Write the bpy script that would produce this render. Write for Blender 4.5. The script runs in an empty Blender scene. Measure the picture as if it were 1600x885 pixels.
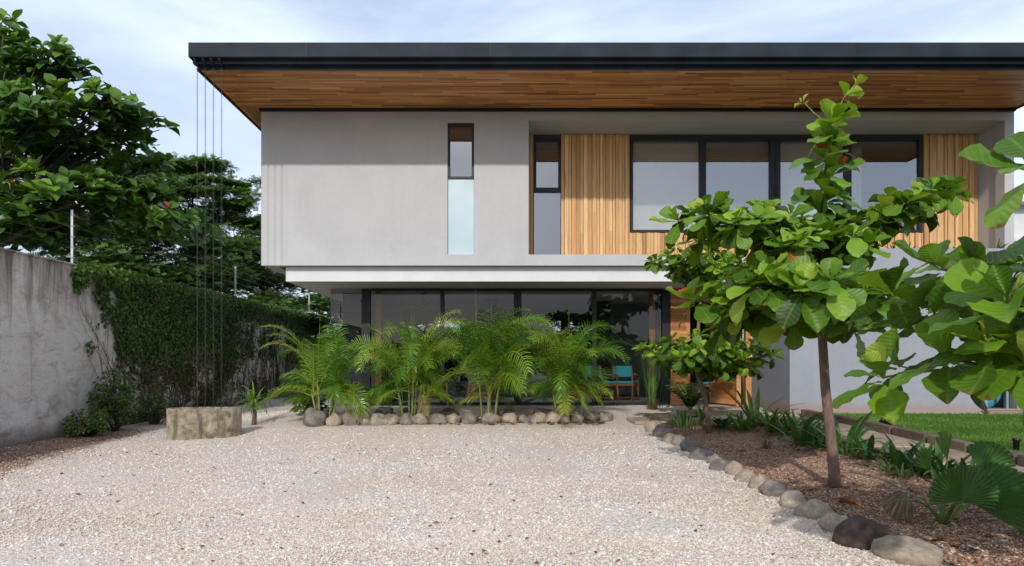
import bpy, math, random
import numpy as np
from mathutils import Vector, Matrix, noise as mnoise
PI = math.pi
SC = bpy.context.scene
COL = SC.collection
# ------------------------------------------------------------------ camera
F = 1067.0; CX = 780.0; CY = 560.0; H = 1.35
cd = bpy.data.cameras.new('camera'); cam = bpy.data.objects.new('camera', cd); COL.objects.link(cam)
cd.sensor_width = 36; cd.sensor_fit = 'HORIZONTAL'; cd.lens = F / 1600 * 36
cd.shift_x = (800 - CX) / 1600; cd.shift_y = (CY - 442.5) / 1600
cd.clip_start = 0.05; cd.clip_end = 1500
cam.location = (0, 0, H); cam.rotation_euler = (PI / 2, 0, 0)
SC.camera = cam
# ------------------------------------------------------------------ light
TRAVEL = Vector((0.21, 1.0, -0.59)).normalized()
sl = bpy.data.lights.new('sun', 'SUN'); sun = bpy.data.objects.new('sun', sl); COL.objects.link(sun)
sl.energy = 2.4; sl.angle = math.radians(1.5); sl.color = (1.0, 0.965, 0.92)
sun.rotation_euler = TRAVEL.to_track_quat('-Z', 'Y').to_euler(); sun.location = (0, -10, 20)
W = bpy.data.worlds.new('World'); SC.world = W; W.use_nodes = True
wn = W.node_tree; wn.nodes.clear()
def N(t, ty, **k):
    n = t.nodes.new(ty)
    for a, v in k.items(): setattr(n, a, v)
    return n
wo = N(wn, 'ShaderNodeOutputWorld'); wb = N(wn, 'ShaderNodeBackground')
sky = N(wn, 'ShaderNodeTexSky', sky_type='NISHITA', sun_disc=False)
sky.sun_elevation = math.asin(-TRAVEL.z); sky.sun_rotation = math.atan2(-TRAVEL.x, -TRAVEL.y)
sky.air_density = 1.0; sky.dust_density = 1.5; sky.ozone_density = 1.5
tc = N(wn, 'ShaderNodeTexCoord'); mp = N(wn, 'ShaderNodeMapping'); mp.inputs['Scale'].default_value = (1.0, 1.0, 3.0)
mp.inputs['Rotation'].default_value = (0.0, 0.25, 0.4)
cn = N(wn, 'ShaderNodeTexNoise'); cn.inputs['Scale'].default_value = 1.5; cn.inputs['Detail'].default_value = 6; cn.inputs['Roughness'].default_value = 0.55
cn.inputs['Distortion'].default_value = 0.4
cr = N(wn, 'ShaderNodeValToRGB'); cr.color_ramp.elements[0].position = 0.38; cr.color_ramp.elements[1].position = 0.66
cr.color_ramp.elements[0].color = (0.36,) * 3 + (1,); cr.color_ramp.elements[1].color = (0.95,) * 3 + (1,)
cm = N(wn, 'ShaderNodeMix', data_type='RGBA'); cm.inputs[7].default_value = (7.3, 8.3, 10.3, 1)
wn.links.new(tc.outputs['Generated'], mp.inputs[0]); wn.links.new(mp.outputs[0], cn.inputs['Vector'])
wn.links.new(cn.outputs['Fac'], cr.inputs[0]); wn.links.new(cr.outputs[0], cm.inputs[0])
wn.links.new(sky.outputs[0], cm.inputs[6]); wn.links.new(cm.outputs[2], wb.inputs[0])
wb.inputs[1].default_value = 0.112; wn.links.new(wb.outputs[0], wo.inputs[0])
vs = SC.view_settings; vs.view_transform = 'Standard'; vs.look = 'None'; vs.exposure = 0.26; vs.gamma = 1; vs.use_curve_mapping = False
SC.cycles.max_bounces = 8; SC.cycles.transparent_max_bounces = 12; SC.cycles.caustics_reflective = False; SC.cycles.caustics_refractive = False

# ------------------------------------------------------------------ helpers
def P(px, py, Y):
    return Vector(((px - CX) * Y / F, Y, H + (CY - py) * Y / F))
def sst(a, b, x):
    t = min(1.0, max(0.0, (x - a) / (b - a))); return t * t * (3 - 2 * t)
def zg(x, y):
    r1 = 0.33 * min(1.0, max(0.0, (y - 10.5) / 4.2)) * sst(-5.6, -3.8, x)
    r2 = 0.29 * min(1.0, max(0.0, (y - 5.5) / 7.0))
    if y > 12.5: r2 = max(r2, r1)
    w = sst(3.0, 5.2, x)
    return r1 * (1 - w) + r2 * w
def tag(o, label=None, cat=None, group=None, kind=None):
    if label: o['label'] = label
    if cat: o['category'] = cat
    if group: o['group'] = group
    if kind: o['kind'] = kind
    return o
def thing(name, label, cat, loc=(0, 0, 0), rz=0, group=None):
    o = bpy.data.objects.new(name, None); COL.objects.link(o)
    o.location = loc; o.rotation_euler = (0, 0, rz); o.empty_display_size = 0.2
    return tag(o, label, cat, group)
def copy_tree(o, parent=None):
    c = o.copy(); COL.objects.link(c)
    if parent: c.parent = parent
    for ch in o.children: copy_tree(ch, c)
    return c
class MB:
    def __init__(s): s.v = []; s.f = []; s.t = []; s.uv = []; s.n = 0; s.hasuv = False
    def add(s, verts, faces, tone=0.5, uv=None):
        b = s.n; s.v.extend([tuple(p) for p in verts]); s.n += len(verts)
        s.f.extend([tuple(i + b for i in f) for f in faces])
        if isinstance(tone, (int, float)): tone = [tone] * len(verts)
        s.t.extend(tone)
        if uv is not None: s.hasuv = True
        s.uv.extend(uv if uv is not None else [(0, 0)] * len(verts))
    def box(s, x0, x1, y0, y1, z0, z1, tone=0.5):
        v = [(x0,y0,z0),(x1,y0,z0),(x1,y1,z0),(x0,y1,z0),(x0,y0,z1),(x1,y0,z1),(x1,y1,z1),(x0,y1,z1)]
        s.add(v, [(0,3,2,1),(4,5,6,7),(0,1,5,4),(1,2,6,5),(2,3,7,6),(3,0,4,7)], tone)
        return s
    def tube(s, pts, rad, k=8, tone=0.5, cap=True):
        pts = [Vector(p) for p in pts]; n = len(pts)
        if isinstance(rad, (int, float)): rad = [rad] * n
        vs_ = []; up = None
        for i, p in enumerate(pts):
            d = (pts[min(i + 1, n - 1)] - pts[max(i - 1, 0)]).normalized()
            if up is None: up = d.orthogonal().normalized()
            else:
                up = (up - d * up.dot(d)); up = up.normalized() if up.length > 1e-6 else d.orthogonal().normalized()
            b = d.cross(up)
            for j in range(k):
                a = 2 * PI * j / k; vs_.append(p + (up * math.cos(a) + b * math.sin(a)) * rad[i])
        fs = []
        for i in range(n - 1):
            for j in range(k):
                a = i * k + j; c = i * k + (j + 1) % k
                fs.append((a, c, c + k, a + k))
        if cap:
            fs.append(tuple(reversed(range(k)))); fs.append(tuple(range((n - 1) * k, n * k)))
        s.add(vs_, fs, tone); return s
    def build(s, name, mat, parent=None, smooth=False, bevel=0):
        me = bpy.data.meshes.new(name); me.from_pydata(s.v, [], s.f)
        finish(me, mat, smooth)
        a = me.attributes.new('tone', 'FLOAT', 'POINT'); a.data.foreach_set('value', np.array(s.t, dtype=np.float32))
        if s.hasuv:
            u = me.uv_layers.new(name='UVMap'); li = np.empty(len(me.loops), dtype=np.int32); me.loops.foreach_get('vertex_index', li)
            u.data.foreach_set('uv', np.array(s.uv, dtype=np.float32)[li].ravel())
        return link(name, me, parent, bevel)
def finish(me, mat, smooth):
    me.materials.append(mat)
    if smooth: me.polygons.foreach_set('use_smooth', [True] * len(me.polygons))
    me.update()
def link(name, me, parent=None, bevel=0):
    o = bpy.data.objects.new(name, me); COL.objects.link(o)
    if parent: o.parent = parent
    if bevel:
        m = o.modifiers.new('bevel', 'BEVEL'); m.width = bevel; m.segments = 2; m.limit_method = 'ANGLE'
    return o
def np_mesh(name, V, Fq, tone, mat, uv=None, parent=None, smooth=True):
    """V (n,3), Fq (m,k) ints"""
    me = bpy.data.meshes.new(name); k = Fq.shape[1]
    me.vertices.add(len(V)); me.vertices.foreach_set('co', V.astype(np.float32).ravel())
    me.loops.add(Fq.size); me.loops.foreach_set('vertex_index', Fq.astype(np.int32).ravel())
    me.polygons.add(len(Fq)); me.polygons.foreach_set('loop_start', np.arange(0, Fq.size, k, dtype=np.int32))
    me.update(calc_edges=True); me.materials.append(mat)
    me.polygons.foreach_set('use_smooth', np.full(len(Fq), smooth))
    a = me.attributes.new('tone', 'FLOAT', 'POINT'); a.data.foreach_set('value', tone.astype(np.float32))
    if uv is not None:
        u = me.uv_layers.new(name='UVMap'); u.data.foreach_set('uv', uv[Fq.ravel()].astype(np.float32).ravel())
    me.validate()
    return link(name, me, parent)
class Inst:
    """many transformed copies of templates merged to one mesh"""
    def __init__(s, templates): s.T = templates; s.items = [[] for _ in templates]
    def add(s, k, R, o, tone): s.items[k].append((R, o, tone))
    def build(s, name, mat, parent=None, smooth=True):
        Vs = []; Fs = []; Ts = []; Us = []; b = 0
        for (tv, tf, tuv), it in zip(s.T, s.items):
            if not it: continue
            R = np.array([i[0] for i in it]); O = np.array([i[1] for i in it]); T = np.array([i[2] for i in it])
            V = np.einsum('nij,kj->nki', R, tv) + O[:, None, :]; n, k, _ = V.shape
            Vs.append(V.reshape(-1, 3)); Fs.append((tf[None] + (np.arange(n) * k)[:, None, None] + b).reshape(-1, tf.shape[1]))
            Ts.append(np.repeat(T, k)); Us.append(np.tile(tuv, (n, 1))); b += n * k
        return np_mesh(name, np.concatenate(Vs), np.concatenate(Fs), np.concatenate(Ts), mat, np.concatenate(Us), parent, smooth)
def frame(d, n, L, Wd=None):
    """3x3 with columns side*W, d*L, n*L"""
    d = np.asarray(d, float); d = d / np.linalg.norm(d); n = np.asarray(n, float)
    n = n - d * n.dot(d)
    if np.linalg.norm(n) < 1e-4: n = np.array([0.3, 0.2, 1.0]); n = n - d * n.dot(d)
    n = n / np.linalg.norm(n); s = np.cross(d, n); Wd = Wd or L
    return np.stack([s * Wd, d * L, n * L], axis=1)

# ------------------------------------------------------------------ materials
def mat_new(name):
    m = bpy.data.materials.new(name); m.use_nodes = True; t = m.node_tree
    return m, t, t.nodes['Principled BSDF']
def rgb(c): return (c[0], c[1], c[2], 1)
def mix(t, f, a, b, mode='MIX'):
    n = N(t, 'ShaderNodeMix', data_type='RGBA', blend_type=mode)
    for i, x in ((0, f), (6, a), (7, b)):
        if hasattr(x, 'links'): t.links.new(x, n.inputs[i])
        elif isinstance(x, (tuple, list)): n.inputs[i].default_value = rgb(x)
        else: n.inputs[i].default_value = x
    return n.outputs[2]
def tnoise(t, scale, detail=4, vec=None, rough=0.5, dist=0):
    n = N(t, 'ShaderNodeTexNoise'); n.inputs['Scale'].default_value = scale; n.inputs['Detail'].default_value = detail
    n.inputs['Roughness'].default_value = rough; n.inputs['Distortion'].default_value = dist
    if vec is not None: t.links.new(vec, n.inputs['Vector'])
    return n.outputs['Fac']
def coords(t, scale=(1, 1, 1), which='Object'):
    c = N(t, 'ShaderNodeTexCoord'); m = N(t, 'ShaderNodeMapping'); m.inputs['Scale'].default_value = scale
    t.links.new(c.outputs[which], m.inputs[0]); return m.outputs[0]
def geo_pos(t, scale=(1, 1, 1)):
    c = N(t, 'ShaderNodeNewGeometry'); m = N(t, 'ShaderNodeMapping'); m.inputs['Scale'].default_value = scale
    t.links.new(c.outputs['Position'], m.inputs[0]); return m.outputs[0]
def ramp(t, fac, stops):
    r = N(t, 'ShaderNodeValToRGB'); e = r.color_ramp.elements
    while len(e) < len(stops): e.new(0.5)
    for i, (p, c) in enumerate(stops):
        e[i].position = p; e[i].color = rgb(c) if isinstance(c, (tuple, list)) else (c, c, c, 1)
    t.links.new(fac, r.inputs[0]); return r.outputs[0]
def bump(t, b, h, strength=0.3, dist=0.01):
    n = N(t, 'ShaderNodeBump'); n.inputs['Strength'].default_value = strength; n.inputs['Distance'].default_value = dist
    t.links.new(h, n.inputs['Height']); t.links.new(n.outputs[0], b.inputs['Normal'])
def attr(t, name='tone'):
    a = N(t, 'ShaderNodeAttribute'); a.attribute_name = name; return a.outputs['Fac']
def math_(t, op, a, b=None):
    n = N(t, 'ShaderNodeMath', operation=op)
    for i, x in enumerate((a, b)):
        if x is None: continue
        if hasattr(x, 'links'): t.links.new(x, n.inputs[i])
        else: n.inputs[i].default_value = x
    return n.outputs[0]
def simple(name, c, rough=0.5, metal=0, nscale=0, namt=0.15, bs=0, bscale=60, spec=0.5):
    m, t, b = mat_new(name); b.inputs['Roughness'].default_value = rough; b.inputs['Metallic'].default_value = metal
    b.inputs['Specular IOR Level'].default_value = spec
    if nscale:
        f = tnoise(t, nscale, 5, geo_pos(t)); lo = tuple(x * (1 - namt) for x in c); hi = tuple(min(1, x * (1 + namt)) for x in c)
        t.links.new(ramp(t, f, [(0.3, lo), (0.7, hi)]), b.inputs['Base Color'])
    else: b.inputs['Base Color'].default_value = rgb(c)
    if bs: bump(t, b, tnoise(t, bscale, 4, geo_pos(t)), bs, 0.01)
    return m
M = {}
def plaster(name, c, warm=(1, 1, 1), streak=0.06, basedirt=None):
    m, t, b = mat_new(name); b.inputs['Roughness'].default_value = 0.85; b.inputs['Specular IOR Level'].default_value = 0.25
    p = geo_pos(t)
    big = tnoise(t, 0.9, 6, p, 0.6, 0.5); st = tnoise(t, 3.0, 5, geo_pos(t, (3.0, 3.0, 0.25)), 0.6); fine = tnoise(t, 14, 5, p, 0.7)
    col = ramp(t, big, [(0.25, tuple(x * 0.90 for x in c)), (0.75, tuple(min(1, x * 1.06) for x in c))])
    col = mix(t, ramp(t, st, [(0.45, 0), (0.8, streak * 6)]), col, tuple(x * 0.78 for x in c))
    col = mix(t, 0.5, col, ramp(t, fine, [(0.3, 0.90), (0.7, 1.0)]), 'MULTIPLY')
    if basedirt:
        z, col_ = basedirt; s = N(t, 'ShaderNodeSeparateXYZ'); t.links.new(p, s.inputs[0])
        mr = N(t, 'ShaderNodeMapRange'); t.links.new(math_(t, 'SUBTRACT', s.outputs[2], math_(t, "MULTIPLY", tnoise(t, 4, 6, p), 0.25)), mr.inputs[0])
        mr.inputs[1].default_value = z - 0.12; mr.inputs[2].default_value = z + 0.04; mr.inputs[3].default_value = 0.75; mr.inputs[4].default_value = 0
        col = mix(t, mr.outputs[0], col, col_)
    t.links.new(col, b.inputs['Base Color'])
    bump(t, b, tnoise(t, 45, 6, p, 0.65), 0.25, 0.006)
    return m
M['plaster'] = plaster('facade_plaster', (0.465, 0.46, 0.457), streak=.025)
M['wing_plaster'] = plaster('wing_plaster', (0.305, 0.318, 0.352), streak=.05, basedirt=(0.40, (0.30, 0.20, 0.16)))
M['white'] = simple('white_paint', (0.60, 0.60, 0.60), 0.7, 0, 3, 0.05, 0.1, 40)
M['ceil'] = simple('ceiling_paint', (0.7, 0.69, 0.66), 0.8, 0, 2, 0.05)
M['greywall'] = simple('interior_wall_paint', (0.25, 0.28, 0.30), 0.8, 0, 2, 0.1)
M['darkwall'] = simple('dark_wall_paint', (0.035, 0.036, 0.04), 0.6)
M['roofmetal'] = simple('roof_metal', (0.021, 0.027, 0.036), 0.6, 0.0, 2.5, 0.25, 0.05, 8, 0.12)
M['blackframe'] = simple('window_frame_paint', (0.014, 0.015, 0.018), 0.45, 0.0, spec=0.3)
M['steel'] = simple('galvanised_steel', (0.45, 0.46, 0.47), 0.4, 0.8, 8, 0.2)
M['chain'] = simple('chain_metal', (0.07, 0.075, 0.085), 0.45, 0.7, 20, 0.3)
M['blackplastic'] = simple('black_plastic', (0.012, 0.012, 0.013), 0.4)
M['cushion'] = simple('turquoise_fabric', (0.04, 0.33, 0.42), 0.9, 0, 30, 0.15, 0.2, 200)
M['blind'] = simple('blind_fabric', (0.82, 0.80, 0.74), 0.9, 0, 3, 0.05)
M['screen'] = simple('screen_fabric', (0.34, 0.335, 0.32), 0.9, 0, 2, 0.1, 0.3, 300)
M['tile'] = simple('floor_tile', (0.36, 0.34, 0.31), 0.35, 0, 2, 0.1)
M['paper'] = simple('picture_paper', (0.25, 0.18, 0.12), 0.7, 0, 20, 0.5)
M['bluefloat'] = simple('blue_vinyl', (0.12, 0.45, 0.62), 0.3)
M['brownleaf'] = simple('dry_leaf', (0.24, 0.09, 0.03), 0.7, 0, 25, 0.4, 0.3, 60)
M['soil'] = simple('potting_soil', (0.06, 0.042, 0.03), 0.95, 0, 15, 0.4, 0.6, 30)
# frosted glass
m, t, b = mat_new('frosted_glass'); b.inputs['Base Color'].default_value = (0.50, 0.66, 0.68, 1); b.inputs['Roughness'].default_value = 0.25
t.links.new(ramp(t, tnoise(t, 1.2, 2, geo_pos(t)), [(0.3, (0.40, 0.51, 0.54)), (0.7, (0.48, 0.59, 0.62))]), b.inputs['Base Color']); M['frost'] = m
def glass(name, refl, tint, rough=0.0, wav=0.0, fk=1.6):
    m, t, b = mat_new(name); t.nodes.remove(b); out = t.nodes['Material Output']
    lw = N(t, 'ShaderNodeFresnel'); lw.inputs[0].default_value = 1.5; g = N(t, 'ShaderNodeNewGeometry')
    f = math_(t, 'ADD', math_(t, 'MULTIPLY', lw.outputs[0], fk), refl)
    f = math_(t, 'MINIMUM', f, 1.0); f = math_(t, 'MULTIPLY', f, math_(t, 'SUBTRACT', 1.0, g.outputs['Backfacing']))
    tr = N(t, 'ShaderNodeBsdfTransparent'); tr.inputs[0].default_value = rgb(tint)
    gl = N(t, 'ShaderNodeBsdfGlossy'); gl.inputs['Roughness'].default_value = rough; gl.inputs[0].default_value = (0.93, 0.96, 1, 1)
    if wav:
        bp = N(t, 'ShaderNodeBump'); bp.inputs['Strength'].default_value = wav; bp.inputs['Distance'].default_value = 0.02
        t.links.new(tnoise(t, 0.9, 1, geo_pos(t)), bp.inputs['Height']); t.links.new(bp.outputs[0], gl.inputs['Normal'])
    ms = N(t, 'ShaderNodeMixShader'); t.links.new(f, ms.inputs[0]); t.links.new(tr.outputs[0], ms.inputs[1]); t.links.new(gl.outputs[0], ms.inputs[2])
    t.links.new(ms.outputs[0], out.inputs[0]); return m
M['glass_up'] = glass('reflective_glass', 0.17, (0.80, 0.80, 0.78), 0.0, 0.02)
M['glass_low'] = glass('clear_glass', 0.0, (0.82, 0.84, 0.83), 0.0, 0.01, 0.95)
# wood with per-board tone
def wood(name, cols, grain_axis, rough=0.5, vary=0.35):
    m, t, b = mat_new(name); b.inputs['Roughness'].default_value = rough; b.inputs['Specular IOR Level'].default_value = 0.3
    sc = [28, 28, 28]; sc[grain_axis] = 1.3
    tone = attr(t); g = tnoise(t, 1.0, 6, geo_pos(t, tuple(sc)), 0.65, 0.8); kn = tnoise(t, 1.0, 3, geo_pos(t, tuple(x * 0.3 for x in sc)), 0.5, 1.5)
    base = ramp(t, tone, [(i / (len(cols) - 1), c) for i, c in enumerate(cols)])
    col = mix(t, 0.8, base, ramp(t, g, [(0.3, 1 - vary), (0.62, 1.0)]), 'MULTIPLY')
    col = mix(t, ramp(t, kn, [(0.68, 0), (0.78, 0.6)]), col, tuple(x * 0.4 for x in cols[0]))
    t.links.new(col, b.inputs['Base Color']); bump(t, b, g, 0.15, 0.003); return m
M['batten'] = wood('batten_wood', [(0.44, 0.22, 0.085), (0.66, 0.39, 0.165), (0.80, 0.53, 0.27)], 2, vary=.45)
M['plank'] = wood('plank_wood', [(0.30, 0.11, 0.03), (0.48, 0.20, 0.06), (0.58, 0.29, 0.10)], 0)
M['soffit'] = wood('soffit_wood', [(0.32, 0.12, 0.038), (0.62, 0.265, 0.085), (0.80, 0.43, 0.165)], 0, 0.45)
M['furniture'] = wood('furniture_wood', [(0.32, 0.12, 0.04), (0.4, 0.17, 0.06)], 2)
# leaf materials
def leafmat(name, stops, rough=0.42, transl=0.3, veins=False, spec=0.4, bs=0.3):
    m, t, b = mat_new(name); out = t.nodes['Material Output']
    tone = attr(t); col = ramp(t, tone, stops)
    col = mix(t, 0.55, col, ramp(t, tnoise(t, 9, 4, geo_pos(t)), [(0.3, 0.72), (0.75, 1.15)]), 'MULTIPLY')
    if veins:
        blem = ramp(t, tnoise(t, 5, 6, geo_pos(t), 0.7, 0.8), [(0.60, 0), (0.70, 0.75)])
        col = mix(t, math_(t, 'MULTIPLY', blem, 0.6), col, (0.16, 0.13, 0.025))
        uv = N(t, 'ShaderNodeUVMap'); s = N(t, 'ShaderNodeSeparateXYZ'); t.links.new(uv.outputs[0], s.inputs[0])
        au = math_(t, 'ABSOLUTE', math_(t, 'SUBTRACT', s.outputs[0], 0.5))
        ph = math_(t, 'SUBTRACT', math_(t, 'MULTIPLY', s.outputs[1], 9.0), math_(t, 'MULTIPLY', au, 5.0))
        tipn = math_(t, 'ADD', math_(t, 'MULTIPLY', s.outputs[1], 1.0), math_(t, 'MULTIPLY', math_(t, 'SUBTRACT', tnoise(t, 7, 4, geo_pos(t)), .5), .5))
        edgn = math_(t, 'ADD', au, math_(t, 'MULTIPLY', math_(t, 'SUBTRACT', tnoise(t, 9, 5, geo_pos(t), .7), .5), .5))
        col = mix(t, math_(t, 'MAXIMUM', ramp(t, tipn, [(0.99, 0), (1.0, .8)]), ramp(t, edgn, [(0.40, 0), (0.44, .8)])), col, (0.17, 0.085, 0.025))
        fr = math_(t, 'FRACT', ph); tri = math_(t, 'ABSOLUTE', math_(t, 'SUBTRACT', fr, 0.5))
        v1 = ramp(t, tri, [(0.0, 1), (0.07, 0)]); v2 = ramp(t, au, [(0.0, 1), (0.035, 0)])
        vv = math_(t, 'MAXIMUM', v1, v2)
        col = mix(t, math_(t, 'MULTIPLY', vv, 0.45), col, (0.22, 0.33, 0.07))
        bump(t, b, math_(t, 'ADD', math_(t, 'MULTIPLY', tri, 1.2), math_(t, 'MULTIPLY', tnoise(t, 25, 3, geo_pos(t)), 0.3)), 0.55, 0.006)
    else: pass
    t.links.new(col, b.inputs['Base Color']); b.inputs['Roughness'].default_value = rough; b.inputs['Specular IOR Level'].default_value = spec
    tl = N(t, 'ShaderNodeBsdfTranslucent'); t.links.new(mix(t, 1.0, col, (1.3, 1.25, 0.5), 'MULTIPLY'), tl.inputs[0])
    ms = N(t, 'ShaderNodeMixShader'); ms.inputs[0].default_value = transl
    t.links.new(b.outputs[0], ms.inputs[1]); t.links.new(tl.outputs[0], ms.inputs[2]); t.links.new(ms.outputs[0], out.inputs[0]); return m
M['almond'] = leafmat('almond_leaf', [(0, (0.020, 0.045, 0.008)), (0.4, (0.062, 0.145, 0.012)), (0.72, (0.165, 0.315, 0.016)), (0.86, (0.26, 0.42, 0.03)), (0.93, (0.33, 0.42, 0.05)), (0.97, (0.40, 0.09, 0.015))], 0.42, 0.3, True, 0.3)
M['bgleaf'] = leafmat('broad_leaf', [(0, (0.02, 0.055, 0.010)), (0.5, (0.06, 0.145, 0.018)), (0.95, (0.16, 0.29, 0.03)), (1.0, (0.35, 0.06, 0.02))], 0.4, 0.25)
M['fine'] = leafmat('feathery_leaf', [(0, (0.035, 0.075, 0.016)), (0.5, (0.085, 0.165, 0.03)), (1, (0.17, 0.27, 0.05))], 0.55, 0.3)
M['palm'] = leafmat('palm_leaflet', [(0, (0.04, 0.11, 0.015)), (0.5, (0.10, 0.24, 0.018)), (0.85, (0.28, 0.41, 0.035)), (1, (0.42, 0.36, 0.08))], 0.33, 0.3, spec=0.5)
M['strap'] = leafmat('strap_leaf', [(0, (0.025, 0.065, 0.018)), (0.5, (0.075, 0.18, 0.035)), (0.85, (0.18, 0.30, 0.06)), (0.95, (0.40, 0.42, 0.18)), (1, (0.12, 0.06, 0.03))], 0.35, 0.2)
M['ivy'] = leafmat('ivy_leaf', [(0, (0.022, 0.05, 0.010)), (0.5, (0.065, 0.15, 0.022)), (0.85, (0.16, 0.27, 0.035)), (0.92, (0.16, 0.085, 0.05)), (1, (0.21, 0.12, 0.08))], 0.5, 0.2)
M['grass'] = leafmat('grass_blade', [(0, (0.05, 0.13, 0.012)), (0.6, (0.11, 0.24, 0.02)), (1, (0.24, 0.34, 0.06))], 0.5, 0.3)
def bark(name, c1, c2):
    m, t, b = mat_new(name); b.inputs['Roughness'].default_value = 0.85
    f = tnoise(t, 1, 6, geo_pos(t, (30, 30, 9)), 0.65, 1.0); t.links.new(ramp(t, f, [(0.3, c1), (0.7, c2)]), b.inputs['Base Color']); bump(t, b, f, 0.7, 0.012); return m
M['bark'] = bark('bark', (0.10, 0.058, 0.045), (0.27, 0.17, 0.13)); M['darkbark'] = bark('dark_bark', (0.035, 0.028, 0.022), (0.12, 0.10, 0.08))
M['cane'] = bark('palm_cane', (0.10, 0.14, 0.03), (0.32, 0.33, 0.12))
# concrete with stains
m, t, b = mat_new('stained_concrete'); p = geo_pos(t); b.inputs['Roughness'].default_value = 0.9
big = tnoise(t, 6, 9, p, 0.75, 0.3); stv = tnoise(t, 1, 6, geo_pos(t, (7, 7, 0.9)), 0.6)
col = ramp(t, big, [(0.36, (0.09, 0.075, 0.05)), (0.5, (0.25, 0.205, 0.135)), (0.66, (0.40, 0.35, 0.26))])
col = mix(t, ramp(t, stv, [(0.48, 0), (0.66, 0.85)]), col, (0.075, 0.062, 0.042)); t.links.new(col, b.inputs['Base Color'])
bump(t, b, tnoise(t, 45, 8, p, 0.7), 0.5, 0.008); M['concrete'] = m
# rough boundary wall
m, t, b = mat_new('rough_render'); p = geo_pos(t); b.inputs['Roughness'].default_value = 0.95; b.inputs['Specular IOR Level'].default_value = 0.2
s = N(t, 'ShaderNodeSeparateXYZ'); t.links.new(p, s.inputs[0])
big = tnoise(t, 1.3, 8, p, 0.62, 0.8); stv = tnoise(t, 1, 6, geo_pos(t, (1, 4.5, 0.5)), 0.6, 0.4)
col = ramp(t, big, [(0.3, (0.52, 0.44, 0.36)), (0.45, (0.79, 0.73, 0.66)), (0.7, (0.88, 0.85, 0.80))])
mr = N(t, 'ShaderNodeMapRange'); t.links.new(s.outputs[2], mr.inputs[0]); mr.inputs[1].default_value = 1.5; mr.inputs[2].default_value = 3.0; mr.inputs[3].default_value = 0.0; mr.inputs[4].default_value = 0.30
st2 = math_(t, 'ADD', stv, mr.outputs[0])
col = mix(t, ramp(t, st2, [(0.60, 0), (0.86, 0.9)]), col, (0.17, 0.125, 0.09))
col = mix(t, ramp(t, tnoise(t, 2.2, 5, geo_pos(t, (1, 1, 1.6)), 0.6, 1.0), [(0.55, 0), (0.70, 0.6)]), col, (0.33, 0.22, 0.16))
col = mix(t, ramp(t, tnoise(t, 30, 5, p, 0.7), [(0.55, 0), (0.72, 0.65)]), col, (0.22, 0.18, 0.15))  # fine dark speckle: shading of the rough relief painted into the colour
col = mix(t, ramp(t, tnoise(t, 1, 5, geo_pos(t, (1, 3.5, 14)), 0.7, 0.5), [(0.52, 0), (0.72, 0.4)]), col, (0.34, 0.28, 0.23))
mr2 = N(t, 'ShaderNodeMapRange'); t.links.new(math_(t, 'SUBTRACT', s.outputs[2], math_(t, 'MULTIPLY', tnoise(t, 3, 5, p), 0.3)), mr2.inputs[0])
mr2.inputs[1].default_value = -0.15; mr2.inputs[2].default_value = 0.15; mr2.inputs[3].default_value = 0.8; mr2.inputs[4].default_value = 0.0
col = mix(t, mr2.outputs[0], col, (0.13, 0.10, 0.07))
t.links.new(col, b.inputs['Base Color'])
bump(t, b, math_(t, 'ADD', tnoise(t, 22, 8, p, 0.75), math_(t, 'MULTIPLY', tnoise(t, 6, 3, p), 0.8)), 1.0, 0.035); M['wallrender'] = m
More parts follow.
